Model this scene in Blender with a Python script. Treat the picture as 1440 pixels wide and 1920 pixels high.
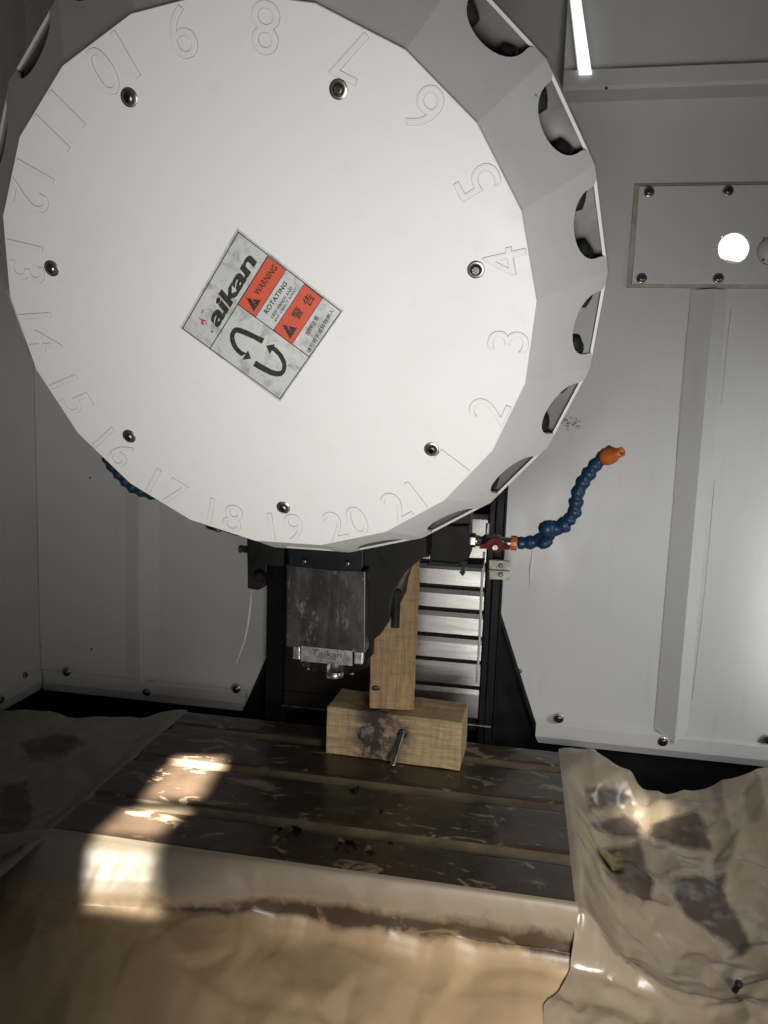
import bpy, bmesh, math, random
import numpy as np
from mathutils import Vector, Matrix, noise as mnoise

random.seed(7)
SC = bpy.context.scene
COL = SC.collection
for o in list(bpy.data.objects):
    bpy.data.objects.remove(o)

# ------------------------------------------------------------------ camera
ZC = 1.45                                   # camera height above the shop floor
FPX = 1437.385                              # focal length in photograph pixels
RM = np.array([[0.9836, -0.0353, 0.1770],   # rows: image right / down / forward,
               [0.0571, 0.9911, -0.1199],   # columns: machine X / down / depth
               [-0.1712, 0.1280, 0.9769]])
_u, _s, _v = np.linalg.svd(RM)
RM = _u @ _v
camd = bpy.data.cameras.new('camera')
cam = bpy.data.objects.new('camera', camd)
COL.objects.link(cam)
camd.sensor_fit = 'VERTICAL'
camd.sensor_height = 24.0
camd.lens = FPX / 1920 * 24.0
camd.clip_start = 0.02
camd.clip_end = 50


def w3(v):                                   # machine (X, down, depth) -> world
    return Vector((v[0], v[2], -v[1]))


_r, _d, _f = w3(RM[0]), w3(RM[1]), w3(RM[2])
cam.matrix_world = Matrix(((_r.x, -_d.x, -_f.x, 0), (_r.y, -_d.y, -_f.y, 0), (_r.z, -_d.z, -_f.z, ZC), (0, 0, 0, 1)))
SC.camera = cam

# ------------------------------------------------------------------ world, lamps, exposure
world = bpy.data.worlds.new('World')
SC.world = world
world.use_nodes = True
wb = world.node_tree.nodes['Background']
wb.inputs[0].default_value = (0.92, 0.95, 1.0, 1)
wb.inputs[1].default_value = 0.045
SC.view_settings.view_transform = 'Standard'
SC.view_settings.look = 'None'
SC.view_settings.exposure = 0.35
SC.view_settings.gamma = 1.0
SC.view_settings.use_curve_mapping = False
SC.cycles.use_denoising = True
SC.cycles.max_bounces = 6
SC.cycles.sample_clamp_indirect = 4.0


def area(name, loc, target, sx, sy, power, col=(1, 1, 1), spread=180.0, xdir=None):
    l = bpy.data.lights.new(name, 'AREA')
    l.shape = 'RECTANGLE'
    l.size, l.size_y = sx, sy
    l.energy = power
    l.color = col
    l.spread = math.radians(spread)
    o = bpy.data.objects.new(name, l)
    COL.objects.link(o)
    z = (Vector(loc) - Vector(target)).normalized()
    x = Vector(xdir) if xdir else Vector((0, 0, 1)).cross(z)
    x = (x - z * x.dot(z)).normalized()
    y = z.cross(x)
    o.matrix_world = Matrix(((x.x, y.x, z.x, loc[0]), (x.y, y.y, z.y, loc[1]), (x.z, y.z, z.z, loc[2] + ZC), (0, 0, 0, 1)))
    return o


# daylight from the open door, low in front of the machine
area('door_daylight', (0.10, -0.02, -0.38), (-0.15, 0.76, 0.04), 0.40, 0.40, 1.62, (1.0, 0.99, 0.97), 84)
# added fill lamp on the right, brightens the back wall and right paper
area('side_fill', (0.82, 0.80, -0.12), (0.36, 1.40, -0.42), 0.36, 0.50, 1.40, (0.95, 0.98, 1.0), 88)
# added fill lamp, brightens the paper in front of the table
area('front_fill', (0.34, -0.05, -0.10), (0.08, 0.74, -0.66), 0.25, 0.25, 0.98, (1.0, 0.96, 0.90), 50)
# sun falling through gaps of the enclosure, as narrow parallel beams
BD = Vector((-0.52, -0.25, 0.82)).normalized()


def beam(name, tx, ty, tz, sx, sy, power, long_dir, dist=0.86, d=None, spread=2.4):
    dd = d or BD
    p = Vector((tx, ty, tz)) + dd * dist
    area(name, p, (tx, ty, tz), sx, sy, power, (1.0, 0.94, 0.82), spread, long_dir)


beam('sun_gap', -0.462, 0.884, -0.545, 0.066, 0.060, 0.22, (0.02, 1, 0))
beam('sun_gap', -0.452, 0.806, -0.556, 0.085, 0.066, 0.055, (0.06, 1, 0))
beam('sun_gap', -0.460, 1.012, -0.544, 0.128, 0.058, 0.56, (-0.12, 1, 0))
beam('sun_gap', -0.575, 1.180, -0.546, 0.11, 0.034, 0.12, (0.25, 1, 0))
beam('sun_gap', 0.225, 1.150, -0.585, 0.06, 0.05, 0.026, (0.3, 1, 0), 0.9, Vector((0.35, -0.35, 0.85)).normalized(), 4)
area('side_glow', (0.62, 0.55, 0.05), (0.535, 1.40, -0.32), 0.12, 0.28, 0.14, (0.95, 0.98, 1.0), 18)  # added lamp, lays a soft bright patch on the right wall

# ------------------------------------------------------------------ helpers: pixels to rays


def ray(x, y):
    v = RM.T @ np.array([(x - 720) / FPX, (y - 960) / FPX, 1.0])
    return Vector((v[0], v[2], -v[1]))


def onz(x, y, z):
    v = ray(x, y)
    return v * (z / v.z)


def ony(x, y, Y):
    v = ray(x, y)
    return v * (Y / v.y)


def onx(x, y, X):
    v = ray(x, y)
    return v * (X / v.x)


R1 = 0.252
C0 = Vector((-0.9699 * R1, 2.7497 * R1, 0.3263 * R1))
TH = math.atan2(0.9124, -0.4093)             # tilt of the magazine about X
MAGM = Matrix.Translation(C0 + Vector((0, 0, ZC))) @ Matrix.Rotation(TH, 4, 'X')
AX = Vector((0, math.sin(TH), -math.cos(TH)))
AX.normalize()
VU = Vector((0, math.cos(TH), math.sin(TH)))


def face(x, y):                              # photograph point -> magazine face plane
    v = ray(x, y)
    t = C0.dot(AX) / v.dot(AX)
    p = v * t - C0
    return Vector((p.x, p.dot(VU), 0))


# ------------------------------------------------------------------ helpers: materials
def nt(name):
    m = bpy.data.materials.new(name)
    m.use_nodes = True
    n = m.node_tree
    b = n.nodes['Principled BSDF']
    return m, n, b


def add(n, t, **kw):
    x = n.nodes.new(t)
    for k, v in kw.items():
        setattr(x, k, v)
    return x


def coords(n, scale=(1, 1, 1), kind='Object'):
    tc = add(n, 'ShaderNodeTexCoord')
    mp = add(n, 'ShaderNodeMapping')
    mp.inputs['Scale'].default_value = scale
    n.links.new(tc.outputs[kind], mp.inputs['Vector'])
    return mp.outputs['Vector']


def noise_ramp(n, vec, scale, p0, p1, detail=6, rough=0.6, dist=0.0):
    t = add(n, 'ShaderNodeTexNoise')
    t.inputs['Scale'].default_value = scale
    t.inputs['Detail'].default_value = detail
    t.inputs['Roughness'].default_value = rough
    t.inputs['Distortion'].default_value = dist
    n.links.new(vec, t.inputs['Vector'])
    r = add(n, 'ShaderNodeMapRange')
    r.inputs['From Min'].default_value = p0
    r.inputs['From Max'].default_value = p1
    n.links.new(t.outputs['Fac'], r.inputs['Value'])
    return r.outputs['Result'], t.outputs['Fac']


def mixc(n, fac, a, b):
    x = add(n, 'ShaderNodeMix', data_type='RGBA')
    for s, v in ((x.inputs[6], a), (x.inputs[7], b)):
        if isinstance(v, tuple):
            s.default_value = (*v[:3], 1)
        else:
            n.links.new(v, s)
    if isinstance(fac, (int, float)):
        x.inputs[0].default_value = fac
    else:
        n.links.new(fac, x.inputs[0])
    return x.outputs[2]


def bump(n, b, h, strength, dist=0.001):
    x = add(n, 'ShaderNodeBump')
    x.inputs['Strength'].default_value = strength
    x.inputs['Distance'].default_value = dist
    n.links.new(h, x.inputs['Height'])
    n.links.new(x.outputs['Normal'], b.inputs['Normal'])


def simple(name, c1, c2=None, scale=20, rough=0.5, metal=0.0, stretch=(1, 1, 1), p=(0.35, 0.65), bmp=0.0, bscale=300, rvar=0.12, spec=0.5):
    m, n, b = nt(name)
    vec = coords(n, stretch)
    f, raw = noise_ramp(n, vec, scale, *p)
    if c2 is None:
        c2 = tuple(x * 0.8 for x in c1)
    n.links.new(mixc(n, f, c1, c2), b.inputs['Base Color'])
    r = add(n, 'ShaderNodeMapRange')
    r.inputs['To Min'].default_value = max(0.02, rough - rvar)
    r.inputs['To Max'].default_value = min(1, rough + rvar)
    n.links.new(f, r.inputs['Value'])
    n.links.new(r.outputs['Result'], b.inputs['Roughness'])
    b.inputs['Metallic'].default_value = metal
    b.inputs['Specular IOR Level'].default_value = spec
    if bmp:
        _, h = noise_ramp(n, vec, bscale, 0, 1, 3)
        bump(n, b, h, bmp, 0.0008)
    return m


def grimy_paint(name, base, dirt, amount=(0.56, 0.78), rough=0.42, spots=True, orange=0.10):
    m, n, b = nt(name)
    vec = coords(n)
    f, _ = noise_ramp(n, vec, 5.0, *amount, 8, 0.65)
    vec2 = coords(n, (9, 9, 1.2))
    g, _ = noise_ramp(n, vec2, 4.0, 0.58, 0.85, 6, 0.6)
    mx = add(n, 'ShaderNodeMath', operation='MAXIMUM')
    n.links.new(f, mx.inputs[0])
    n.links.new(g, mx.inputs[1])
    sc = add(n, 'ShaderNodeMath', operation='MULTIPLY')
    sc.inputs[1].default_value = 0.35
    n.links.new(mx.outputs[0], sc.inputs[0])
    c = mixc(n, sc.outputs[0], base, dirt)
    if spots:
        s, _ = noise_ramp(n, vec, 90.0, 0.76, 0.78, 2, 0.5)
        c = mixc(n, s, c, tuple(x * 0.55 for x in dirt))
    n.links.new(c, b.inputs['Base Color'])
    b.inputs['Roughness'].default_value = rough
    _, h = noise_ramp(n, vec, 420, 0, 1, 2)
    _, h2 = noise_ramp(n, vec, 3.2, 0, 1, 2)
    ad = add(n, 'ShaderNodeMath', operation='MULTIPLY_ADD')
    ad.inputs[1].default_value = 26.0
    n.links.new(h2, ad.inputs[0])
    n.links.new(h, ad.inputs[2])
    bump(n, b, ad.outputs[0], orange, 0.0006)
    rv, _ = noise_ramp(n, coords(n, (1, 1, .5)), 9, 0.3, 0.75, 7, 0.65)
    rm = add(n, 'ShaderNodeMapRange')
    rm.inputs['To Min'].default_value = rough - 0.10
    rm.inputs['To Max'].default_value = rough + 0.14
    n.links.new(rv, rm.inputs['Value'])
    n.links.new(rm.outputs['Result'], b.inputs['Roughness'])
    return m


M = {}
M['face'] = grimy_paint('magazine_face_paint', (0.70, 0.69, 0.655), (0.56, 0.54, 0.49), (0.55, 0.8), 0.5, False, 0.06)
M['cone'] = grimy_paint('magazine_cone_paint', (0.58, 0.565, 0.55), (0.42, 0.39, 0.33), (0.48, 0.72), 0.42, True, 0.08)
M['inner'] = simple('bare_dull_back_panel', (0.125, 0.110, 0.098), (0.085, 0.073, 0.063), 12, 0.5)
M['groove'] = simple('engraved_line_dirt_shade', (0.14, 0.135, 0.125), (0.46, 0.45, 0.42), 36, 0.7, p=(0.44, 0.70))  # grey outline: dirt and groove shading put into the colour
M['wall'] = grimy_paint('enclosure_white_paint', (0.56, 0.552, 0.53), (0.40, 0.38, 0.33), (0.55, 0.8), 0.38, False, 0.10)
M['plate'] = grimy_paint('cover_plate_paint', (0.58, 0.57, 0.54), (0.42, 0.40, 0.34), (0.55, 0.8), 0.45, True, 0.10)
M['seal'] = simple('yellowed_sealant', (0.30, 0.26, 0.19), (0.46, 0.43, 0.36), 30, 0.6)
M['black'] = simple('black_enamel', (0.008, 0.008, 0.009), (0.014, 0.013, 0.013), 14, 0.42, spec=0.15)
M['blackmatt'] = simple('black_oily_casting', (0.008, 0.008, 0.008), (0.018, 0.017, 0.015), 30, 0.5, bmp=0.25, bscale=260, spec=0.12)
M['brownblack'] = simple('shade_dark_sheet_metal', (0.020, 0.016, 0.013), (0.010, 0.008, 0.007), 18, 0.5, spec=0.2)  # brown-black carries the shade below the head in its colour
M['rubber'] = simple('black_rubber', (0.010, 0.011, 0.011), (0.022, 0.022, 0.021), 40, 0.6, spec=0.2)
M['steel'] = simple('worn_steel', (0.55, 0.53, 0.50), (0.36, 0.34, 0.31), 60, 0.32, 1.0)
M['darksteel'] = simple('dark_bolt_steel', (0.22, 0.21, 0.20), (0.10, 0.095, 0.09), 120, 0.32, 1.0)
M['socket'] = simple('socket_near_black', (0.015, 0.014, 0.013), (0.03, 0.028, 0.025), 100, 0.4)  # near-black for sockets, bore hole and rivet
M['slat'] = simple('brushed_stainless', (0.50, 0.485, 0.46), (0.36, 0.34, 0.315), 12, 0.30, 1.0, (1, 1, 6), rvar=0.05)
M['red'] = simple('red_lever_plastic', (0.13, 0.010, 0.015), (0.08, 0.010, 0.013), 80, 0.6, spec=0.15)
M['blue'] = simple('blue_hose_plastic', (0.010, 0.050, 0.115), (0.008, 0.034, 0.075), 60, 0.40)
M['blueold'] = simple('blue_hose_plastic_dull', (0.008, 0.040, 0.070), (0.006, 0.024, 0.045), 60, 0.5)
M['orange'] = simple('orange_nozzle_plastic', (0.62, 0.16, 0.025), (0.48, 0.12, 0.02), 90, 0.38)
M['nickel'] = simple('nickel_fitting', (0.42, 0.39, 0.34), (0.25, 0.23, 0.19), 90, 0.34, 1.0)
M['tube'] = simple('milky_plastic_tube', (0.52, 0.52, 0.48), (0.40, 0.40, 0.36), 60, 0.4)
M['plastic'] = simple('yellowed_white_plastic', (0.60, 0.58, 0.50), (0.38, 0.36, 0.29), 70, 0.45)
M['ink'] = simple('black_print', (0.012, 0.012, 0.012), (0.03, 0.03, 0.028), 300, 0.5)
M['redink'] = simple('faded_red_print', (0.62, 0.085, 0.040), (0.50, 0.075, 0.035), 120, 0.5)
M['magenta'] = simple('torn_logo_red', (0.42, 0.03, 0.06), (0.50, 0.10, 0.14), 300, 0.5)
M['ali'] = simple('scuffed_aluminium', (0.66, 0.64, 0.60), (0.42, 0.40, 0.37), 110, 0.34, 0.9)
M['etch'] = simple('etched_dark_lettering', (0.05, 0.047, 0.043), (0.13, 0.12, 0.11), 200, 0.5)

# mottled silver sticker
m, n, b = nt('mottled_silver_sticker')
vec = coords(n)
f, _ = noise_ramp(n, vec, 55, 0.50, 0.68, 8, 0.72, 0.6)
f2, _ = noise_ramp(n, vec, 18, 0.35, 0.65, 4)
c = mixc(n, f2, (0.50, 0.52, 0.51), (0.60, 0.60, 0.56))
n.links.new(mixc(n, f, c, (0.27, 0.265, 0.245)), b.inputs['Base Color'])
b.inputs['Roughness'].default_value = 0.42
b.inputs['Metallic'].default_value = 0.15
M['sticker'] = m

# stained front plate of the spindle
m, n, b = nt('oil_stained_grey_plate')
vec = coords(n, (1, 1, 0.45))
f, _ = noise_ramp(n, vec, 34, 0.44, 0.62, 9, 0.75, 0.2)
f2, _ = noise_ramp(n, vec, 75, 0.55, 0.66, 8, 0.75, 0.2)
c = mixc(n, f, (0.018, 0.015, 0.014), (0.070, 0.056, 0.050))
c = mixc(n, f2, c, (0.19, 0.17, 0.145))
f3, _ = noise_ramp(n, coords(n, (1, 1, 0.12)), 30, 0.56, 0.62, 4)
n.links.new(mixc(n, f3, c, (0.018, 0.016, 0.015)), b.inputs['Base Color'])
b.inputs['Roughness'].default_value = 0.36
M['stained'] = m


# wood
def wood(name, light, dark, axis_scale, oil=None):
    m, n, b = nt(name)
    vec = coords(n, axis_scale)
    f, _ = noise_ramp(n, vec, 9, 0.30, 0.70, 6, 0.6, 1.0)
    g, raw = noise_ramp(n, vec, 46, 0.42, 0.64, 3, 0.6, 0.4)
    c = mixc(n, f, light, dark)
    sc = add(n, 'ShaderNodeMath', operation='MULTIPLY')
    sc.inputs[1].default_value = 0.45
    n.links.new(g, sc.inputs[0])
    c = mixc(n, sc.outputs[0], c, tuple(x * 0.45 for x in dark))
    # saw marks across the grain and grime
    vec3 = coords(n, tuple(1 / s if s < 1 else 0.25 for s in axis_scale))
    h, _ = noise_ramp(n, vec3, 70, 0.46, 0.70, 6, 0.75)
    sc2 = add(n, 'ShaderNodeMath', operation='MULTIPLY')
    sc2.inputs[1].default_value = 0.5
    n.links.new(h, sc2.inputs[0])
    c = mixc(n, sc2.outputs[0], c, tuple(x * 0.35 for x in dark))
    if oil:                                  # oil soaked area of its own outline
        att = add(n, 'ShaderNodeAttribute', attribute_name='stain')
        k, _ = noise_ramp(n, coords(n), 50, 0.30, 0.52, 5, 0.7)
        mm = add(n, 'ShaderNodeMath', operation='MULTIPLY')
        n.links.new(att.outputs['Fac'], mm.inputs[0])
        n.links.new(k, mm.inputs[1])
        c = mixc(n, mm.outputs[0], c, oil)
    n.links.new(c, b.inputs['Base Color'])
    b.inputs['Roughness'].default_value = 0.72
    bump(n, b, raw, 0.5, 0.0012)
    return m


M['woodpost'] = wood('rough_pine_upright', (0.42, 0.285, 0.14), (0.27, 0.16, 0.07), (6, 6, 0.5))
M['woodblock'] = wood('rough_pine_block', (0.50, 0.38, 0.21), (0.34, 0.245, 0.125), (0.5, 6, 6), (0.030, 0.022, 0.018))


# waxed kraft paper: dry light paper, dark where it is soaked with rust oil
def paper(name, dry, wet, fl=(0.60, 0.68), wetbase=0.0, rough=0.33, pale=None, soft=(0.38, 0.66), rag=0.8):
    m, n, b = nt(name)
    vec = coords(n)
    f, _ = noise_ramp(n, vec, 7, 0.35, 0.70, 6, 0.6)
    dryc = mixc(n, f, dry, tuple(x * 0.78 for x in dry))
    if pale:
        tn = add(n, 'ShaderNodeAttribute', attribute_name='tone')
        dryc = mixc(n, tn.outputs['Fac'], dryc, pale)
    att = add(n, 'ShaderNodeAttribute', attribute_name='stain')
    k, raw = noise_ramp(n, vec, 24, 0.30, 0.70, 6, 0.65, 0.5)
    # threshold the painted stain with noise so that its border is ragged
    sm = add(n, 'ShaderNodeMath', operation='ADD')
    n.links.new(att.outputs['Fac'], sm.inputs[0])
    sub = add(n, 'ShaderNodeMath', operation='MULTIPLY_ADD')
    sub.inputs[1].default_value = rag
    sub.inputs[2].default_value = -0.5 * rag + wetbase
    n.links.new(k, sub.inputs[0])
    n.links.new(sub.outputs[0], sm.inputs[1])
    th = add(n, 'ShaderNodeMapRange')
    th.inputs['From Min'].default_value = soft[0]
    th.inputs['From Max'].default_value = soft[1]
    n.links.new(sm.outputs[0], th.inputs['Value'])
    g, _ = noise_ramp(n, vec, 15, 0.3, 0.7, 5)
    wetc = mixc(n, g, wet, tuple(x * 1.7 for x in wet))
    # air pockets: small pale flakes inside the wet area
    vec2 = coords(n, (0.6, 1.4, 1))
    fl1, _ = noise_ramp(n, vec2, 27, fl[0], fl[1], 4, 0.6, 0.9)
    wetc = mixc(n, fl1, wetc, tuple(x * 0.45 for x in dry))
    n.links.new(mixc(n, th.outputs['Result'], dryc, wetc), b.inputs['Base Color'])
    rr = add(n, 'ShaderNodeMapRange')
    rr.inputs['To Min'].default_value = rough
    rr.inputs['To Max'].default_value = 0.29
    n.links.new(th.outputs['Result'], rr.inputs['Value'])
    n.links.new(rr.outputs['Result'], b.inputs['Roughness'])
    _, h = noise_ramp(n, vec, 55, 0, 1, 4, 0.55, 0.3)
    bump(n, b, h, 0.18, 0.003)
    return m


M['paper'] = paper('waxed_kraft_paper', (0.27, 0.22, 0.155), (0.052, 0.039, 0.030), soft=(0.32, 0.66), rough=0.25, rag=0.45)
M['paperwet'] = paper('oil_soaked_kraft_paper', (0.34, 0.27, 0.18), (0.027, 0.018, 0.012), (0.595, 0.640), 0.9)
M['paperfront'] = paper('waxed_kraft_paper_drape', (0.40, 0.285, 0.165), (0.050, 0.034, 0.021), pale=(0.25, 0.205, 0.15), soft=(0.30, 0.72), rough=0.46, rag=0.42)
M['slot'] = simple('paper_over_slot', (0.135, 0.102, 0.062), (0.060, 0.044, 0.028), 16, 0.5)
M['oil'] = simple('dark_oil_drop', (0.006, 0.004, 0.003), (0.010, 0.006, 0.004), 40, 0.12)

m, n, b = nt('white_lamp_glow')
b.inputs['Base Color'].default_value = (0.8, 0.8, 0.8, 1)
b.inputs['Emission Color'].default_value = (0.93, 1.0, 0.98, 1)
b.inputs['Emission Strength'].default_value = 0.85
M['glow'] = m
m, n, b = nt('bright_daylight')
b.inputs['Base Color'].default_value = (0.8, 0.8, 0.8, 1)
b.inputs['Emission Color'].default_value = (1.0, 1.0, 0.99, 1)
b.inputs['Emission Strength'].default_value = 1.0
M['sky'] = m


# ------------------------------------------------------------------ helpers: meshes and objects
def setp(o, label=None, cat=None, group=None, kind=None):
    if label:
        o['label'] = label
    if cat:
        o['category'] = cat
    if group:
        o['group'] = group
    if kind:
        o['kind'] = kind
    return o


FR = {}                                      # frame of every thing: camera-centred coords -> thing coords


def empty(name, base, label, cat, group=None):
    o = bpy.data.objects.new(name, None)
    COL.objects.link(o)
    o.empty_display_size = 0.05
    o.location = Vector(base) + Vector((0, 0, ZC))
    FR[o.name] = Matrix.Translation(-Vector(base))
    return setp(o, label, cat, group)


class MB:
    def __init__(s):
        s.v, s.f, s.m, s.sm = [], [], [], []

    def add(s, verts, faces, mi=0, smooth=False):
        k = len(s.v)
        s.v += [tuple(p) for p in verts]
        for f in faces:
            s.f.append(tuple(k + i for i in f))
            s.m.append(mi)
            s.sm.append(smooth)
        return s

    def bm(s, b, mi=0, smooth=False, mat=None):
        b.verts.index_update()
        vs = [(mat @ v.co if mat else v.co) for v in b.verts]
        s.add(vs, [[v.index for v in f.verts] for f in b.faces], mi, smooth)
        b.free()
        return s

    def box(s, lo, hi, mi=0, bev=0.0, mat=None, seg=2):
        b = bmesh.new()
        bmesh.ops.create_cube(b, size=1)
        c = [(lo[i] + hi[i]) / 2 for i in range(3)]
        d = [abs(hi[i] - lo[i]) for i in range(3)]
        for v in b.verts:
            v.co = Vector([c[i] + v.co[i] * d[i] for i in range(3)])
        if bev:
            bmesh.ops.bevel(b, geom=list(b.edges), offset=min(bev, min(d) * 0.45), segments=seg, profile=0.6, affect='EDGES')
        return s.bm(b, mi, False, mat)

    def prism(s, pts, d, mi=0, bev=0.0):     # closed polygon (3D, planar) pushed along vector d
        b = bmesh.new()
        vs = [b.verts.new(p) for p in pts]
        f = b.faces.new(vs)
        r = bmesh.ops.extrude_face_region(b, geom=[f])
        for e in r['geom']:
            if isinstance(e, bmesh.types.BMVert):
                e.co += Vector(d)
        bmesh.ops.recalc_face_normals(b, faces=b.faces)
        if bev:
            bmesh.ops.bevel(b, geom=list(b.edges), offset=bev, segments=2, profile=0.6, affect='EDGES')
        return s.bm(b, mi)

    def lathe(s, prof, mat, seg=24, mi=0, smooth=True):   # prof: (radius, height) along local z
        vs, fs = [], []
        n = len(prof)
        for i in range(seg):
            a = 2 * math.pi * i / seg
            for r, h in prof:
                vs.append(mat @ Vector((r * math.cos(a), r * math.sin(a), h)))
        for i in range(seg):
            j = (i + 1) % seg
            for k in range(n - 1):
                fs.append((i * n + k, j * n + k, j * n + k + 1, i * n + k + 1))
        s.add(vs, fs, mi, smooth)
        if prof[0][0] > 1e-6:
            s.add([vs[i * n] for i in range(seg)], [tuple(reversed(range(seg)))], mi)
        if prof[-1][0] > 1e-6:
            s.add([vs[i * n + n - 1] for i in range(seg)], [tuple(range(seg))], mi)
        return s

    def tube(s, pts, r, seg=10, mi=0):
        pts = [Vector(p) for p in pts]
        vs, fs = [], []
        up = Vector((0.31, 0.2, 0.93)).normalized()
        for i, p in enumerate(pts):
            t = (pts[min(i + 1, len(pts) - 1)] - pts[max(i - 1, 0)]).normalized()
            x = t.cross(up).normalized()
            y = t.cross(x)
            rr = r[i] if isinstance(r, (list, tuple)) else r
            for k in range(seg):
                a = 2 * math.pi * k / seg
                vs.append(p + (x * math.cos(a) + y * math.sin(a)) * rr)
        for i in range(len(pts) - 1):
            for k in range(seg):
                l = (k + 1) % seg
                fs.append((i * seg + k, i * seg + l, (i + 1) * seg + l, (i + 1) * seg + k))
        fs.append(tuple(reversed(range(seg))))
        fs.append(tuple(range(len(vs) - seg, len(vs))))
        return s.add(vs, fs, mi, True)

    def mesh(s, name, mats, frame=None):
        me = bpy.data.meshes.new(name)
        vs = [frame @ Vector(p) for p in s.v] if frame is not None else s.v
        me.from_pydata([tuple(p) for p in vs], [], s.f)
        for x in (mats if isinstance(mats, (list, tuple)) else [mats]):
            me.materials.append(x)
        me.polygons.foreach_set('material_index', s.m)
        me.polygons.foreach_set('use_smooth', s.sm)
        me.update()
        return me

    def build(s, name, mats, parent=None, local=False, label=None, cat=None, group=None, kind=None, root=None):
        """local: vertices already in the thing's frame; otherwise camera-centred world coordinates"""
        if parent is not None:
            fr = None if local else FR[parent.name]
            o = bpy.data.objects.new(name, s.mesh(name, mats, fr))
            o.parent = parent
            COL.objects.link(o)
            FR[o.name] = FR[parent.name]
        else:
            a = np.array(s.v)
            base = Vector(((a[:, 0].min() + a[:, 0].max()) / 2, (a[:, 1].min() + a[:, 1].max()) / 2, a[:, 2].min()))
            o = bpy.data.objects.new(name, s.mesh(name, mats, Matrix.Translation(-base)))
            o.location = base + Vector((0, 0, ZC))
            COL.objects.link(o)
            FR[o.name] = Matrix.Translation(-base)
        return setp(o, label, cat, group, kind)


def frame_z(p, z, x=None):                   # matrix whose z axis is the given direction
    z = Vector(z).normalized()
    x = Vector(x) if x is not None else (Vector((1, 0, 0)) if abs(z.x) < 0.9 else Vector((0, 0, 1)))
    x = (x - z * x.dot(z)).normalized()
    y = z.cross(x)
    return Matrix(((x.x, y.x, z.x, p[0]), (x.y, y.y, z.y, p[1]), (x.z, y.z, z.z, p[2]), (0, 0, 0, 1)))


def sheet_bm(outer, holes=()):
    """planar polygon with round holes in 2D; returns a bmesh in the xy plane"""
    b = bmesh.new()
    es = []
    for loop in [outer] + list(holes):
        vs = [b.verts.new((p[0], p[1], 0)) for p in loop]
        for i in range(len(vs)):
            es.append(b.edges.new((vs[i], vs[(i + 1) % len(vs)])))
    bmesh.ops.triangle_fill(b, edges=es, use_beauty=True)
    bmesh.ops.recalc_face_normals(b, faces=b.faces)
    return b


def circle(cx, cy, r, n=28):
    return [(cx + r * math.cos(2 * math.pi * i / n), cy + r * math.sin(2 * math.pi * i / n)) for i in range(n)]


def wall_sheet(mb, outer, Y, t, holes=(), mi=0):   # outer: list of (X, Z) on plane Y, thickness t to the back
    b = sheet_bm(outer, holes)
    r = bmesh.ops.extrude_face_region(b, geom=list(b.faces))
    for e in r['geom']:
        if isinstance(e, bmesh.types.BMVert):
            e.co.z += t
    bmesh.ops.recalc_face_normals(b, faces=b.faces)
    return mb.bm(b, mi, False, Matrix(((1, 0, 0, 0), (0, 0, 1, Y), (0, 1, 0, 0), (0, 0, 0, 1))))


def pxp(pts, Y):
    return [ony(x, y, Y) for x, y in pts]


# text -> flat 2D triangles, bounding box normalised to the unit square
_tcache = {}


def text2d(s, bold=0.0, shear=0.0, spacing=1.0):
    key = (s, bold, shear, spacing)
    if key in _tcache:
        return _tcache[key]
    cu = bpy.data.curves.new('txt', 'FONT')
    cu.body = s
    cu.offset = bold
    cu.shear = shear
    cu.space_character = spacing
    cu.resolution_u = 4
    o = bpy.data.objects.new('txt', cu)
    COL.objects.link(o)
    dg = bpy.context.evaluated_depsgraph_get()
    dg.update()
    me = bpy.data.meshes.new_from_object(o.evaluated_get(dg))
    vs = np.array([tuple(v.co[:2]) for v in me.vertices])
    fs = [tuple(p.vertices) for p in me.polygons]
    bpy.data.objects.remove(o)
    bpy.data.curves.remove(cu)
    bpy.data.meshes.remove(me)
    if len(vs) == 0:
        vs = np.array([(0, 0), (1, 0), (1, 1)])
        fs = [(0, 1, 2)]
    lo, hi = vs.min(0), vs.max(0)
    asp = (hi[0] - lo[0]) / (hi[1] - lo[1])
    r = ((vs - lo) / (hi - lo), fs, asp)
    _tcache[key] = r
    return r


def put_text(mb, s, BL, BR, TR, TL, depth, mi=0, nrm=Vector((0, 0, 1)), **kw):
    """text filling the quad, as a thin solid standing depth above it"""
    vs, fs, _ = text2d(s, **kw)
    out = []
    for u, v in vs:
        out.append((Vector(BL) * (1 - u) + Vector(BR) * u) * (1 - v) + (Vector(TL) * (1 - u) + Vector(TR) * u) * v + nrm * depth)
    mb.add(out, fs, mi)


# ------------------------------------------------------------------ setting: enclosure walls
WY = 1.40
ZB = -0.556                                  # top of the bottom flange
ZBB = -0.597


def wp(x, y):
    p = ony(x, y, WY)
    return (p.x, p.z)


def screw_mesh(name, r, h, washer=True):
    mb = MB()
    I = Matrix.Identity(4)
    if washer:
        mb.lathe([(r * 1.28, 0), (r * 1.28, h * 0.22), (r * 0.9, h * 0.26)], I, 20, 1)
    mb.lathe([(r, h * 0.2), (r, h * 0.45), (r * 0.88, h * 0.78), (r * 0.62, h * 0.97), (r * 0.46, h)], I, 20, 0)
    mb.lathe([(r * 0.46, h), (r * 0.44, h * 0.6), (0.0, h * 0.58)], I, 6, 2, False)
    return mb.mesh(name, [M['darksteel'], M['steel'], M['socket']])


SCREW = screw_mesh('screw', 0.0068, 0.0060)
SCREWS = screw_mesh('small_screw', 0.0040, 0.0036, False)


def screw(parent, p, nrm, me=None, name='screw'):
    o = bpy.data.objects.new(name, me or SCREW)
    COL.objects.link(o)
    o.parent = parent
    fr = FR[parent.name]
    o.matrix_local = fr @ frame_z(p, nrm) @ Matrix.Rotation(random.random() * 6, 4, 'Z')
    return o


FRONT = (0, -1, 0)
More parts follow.
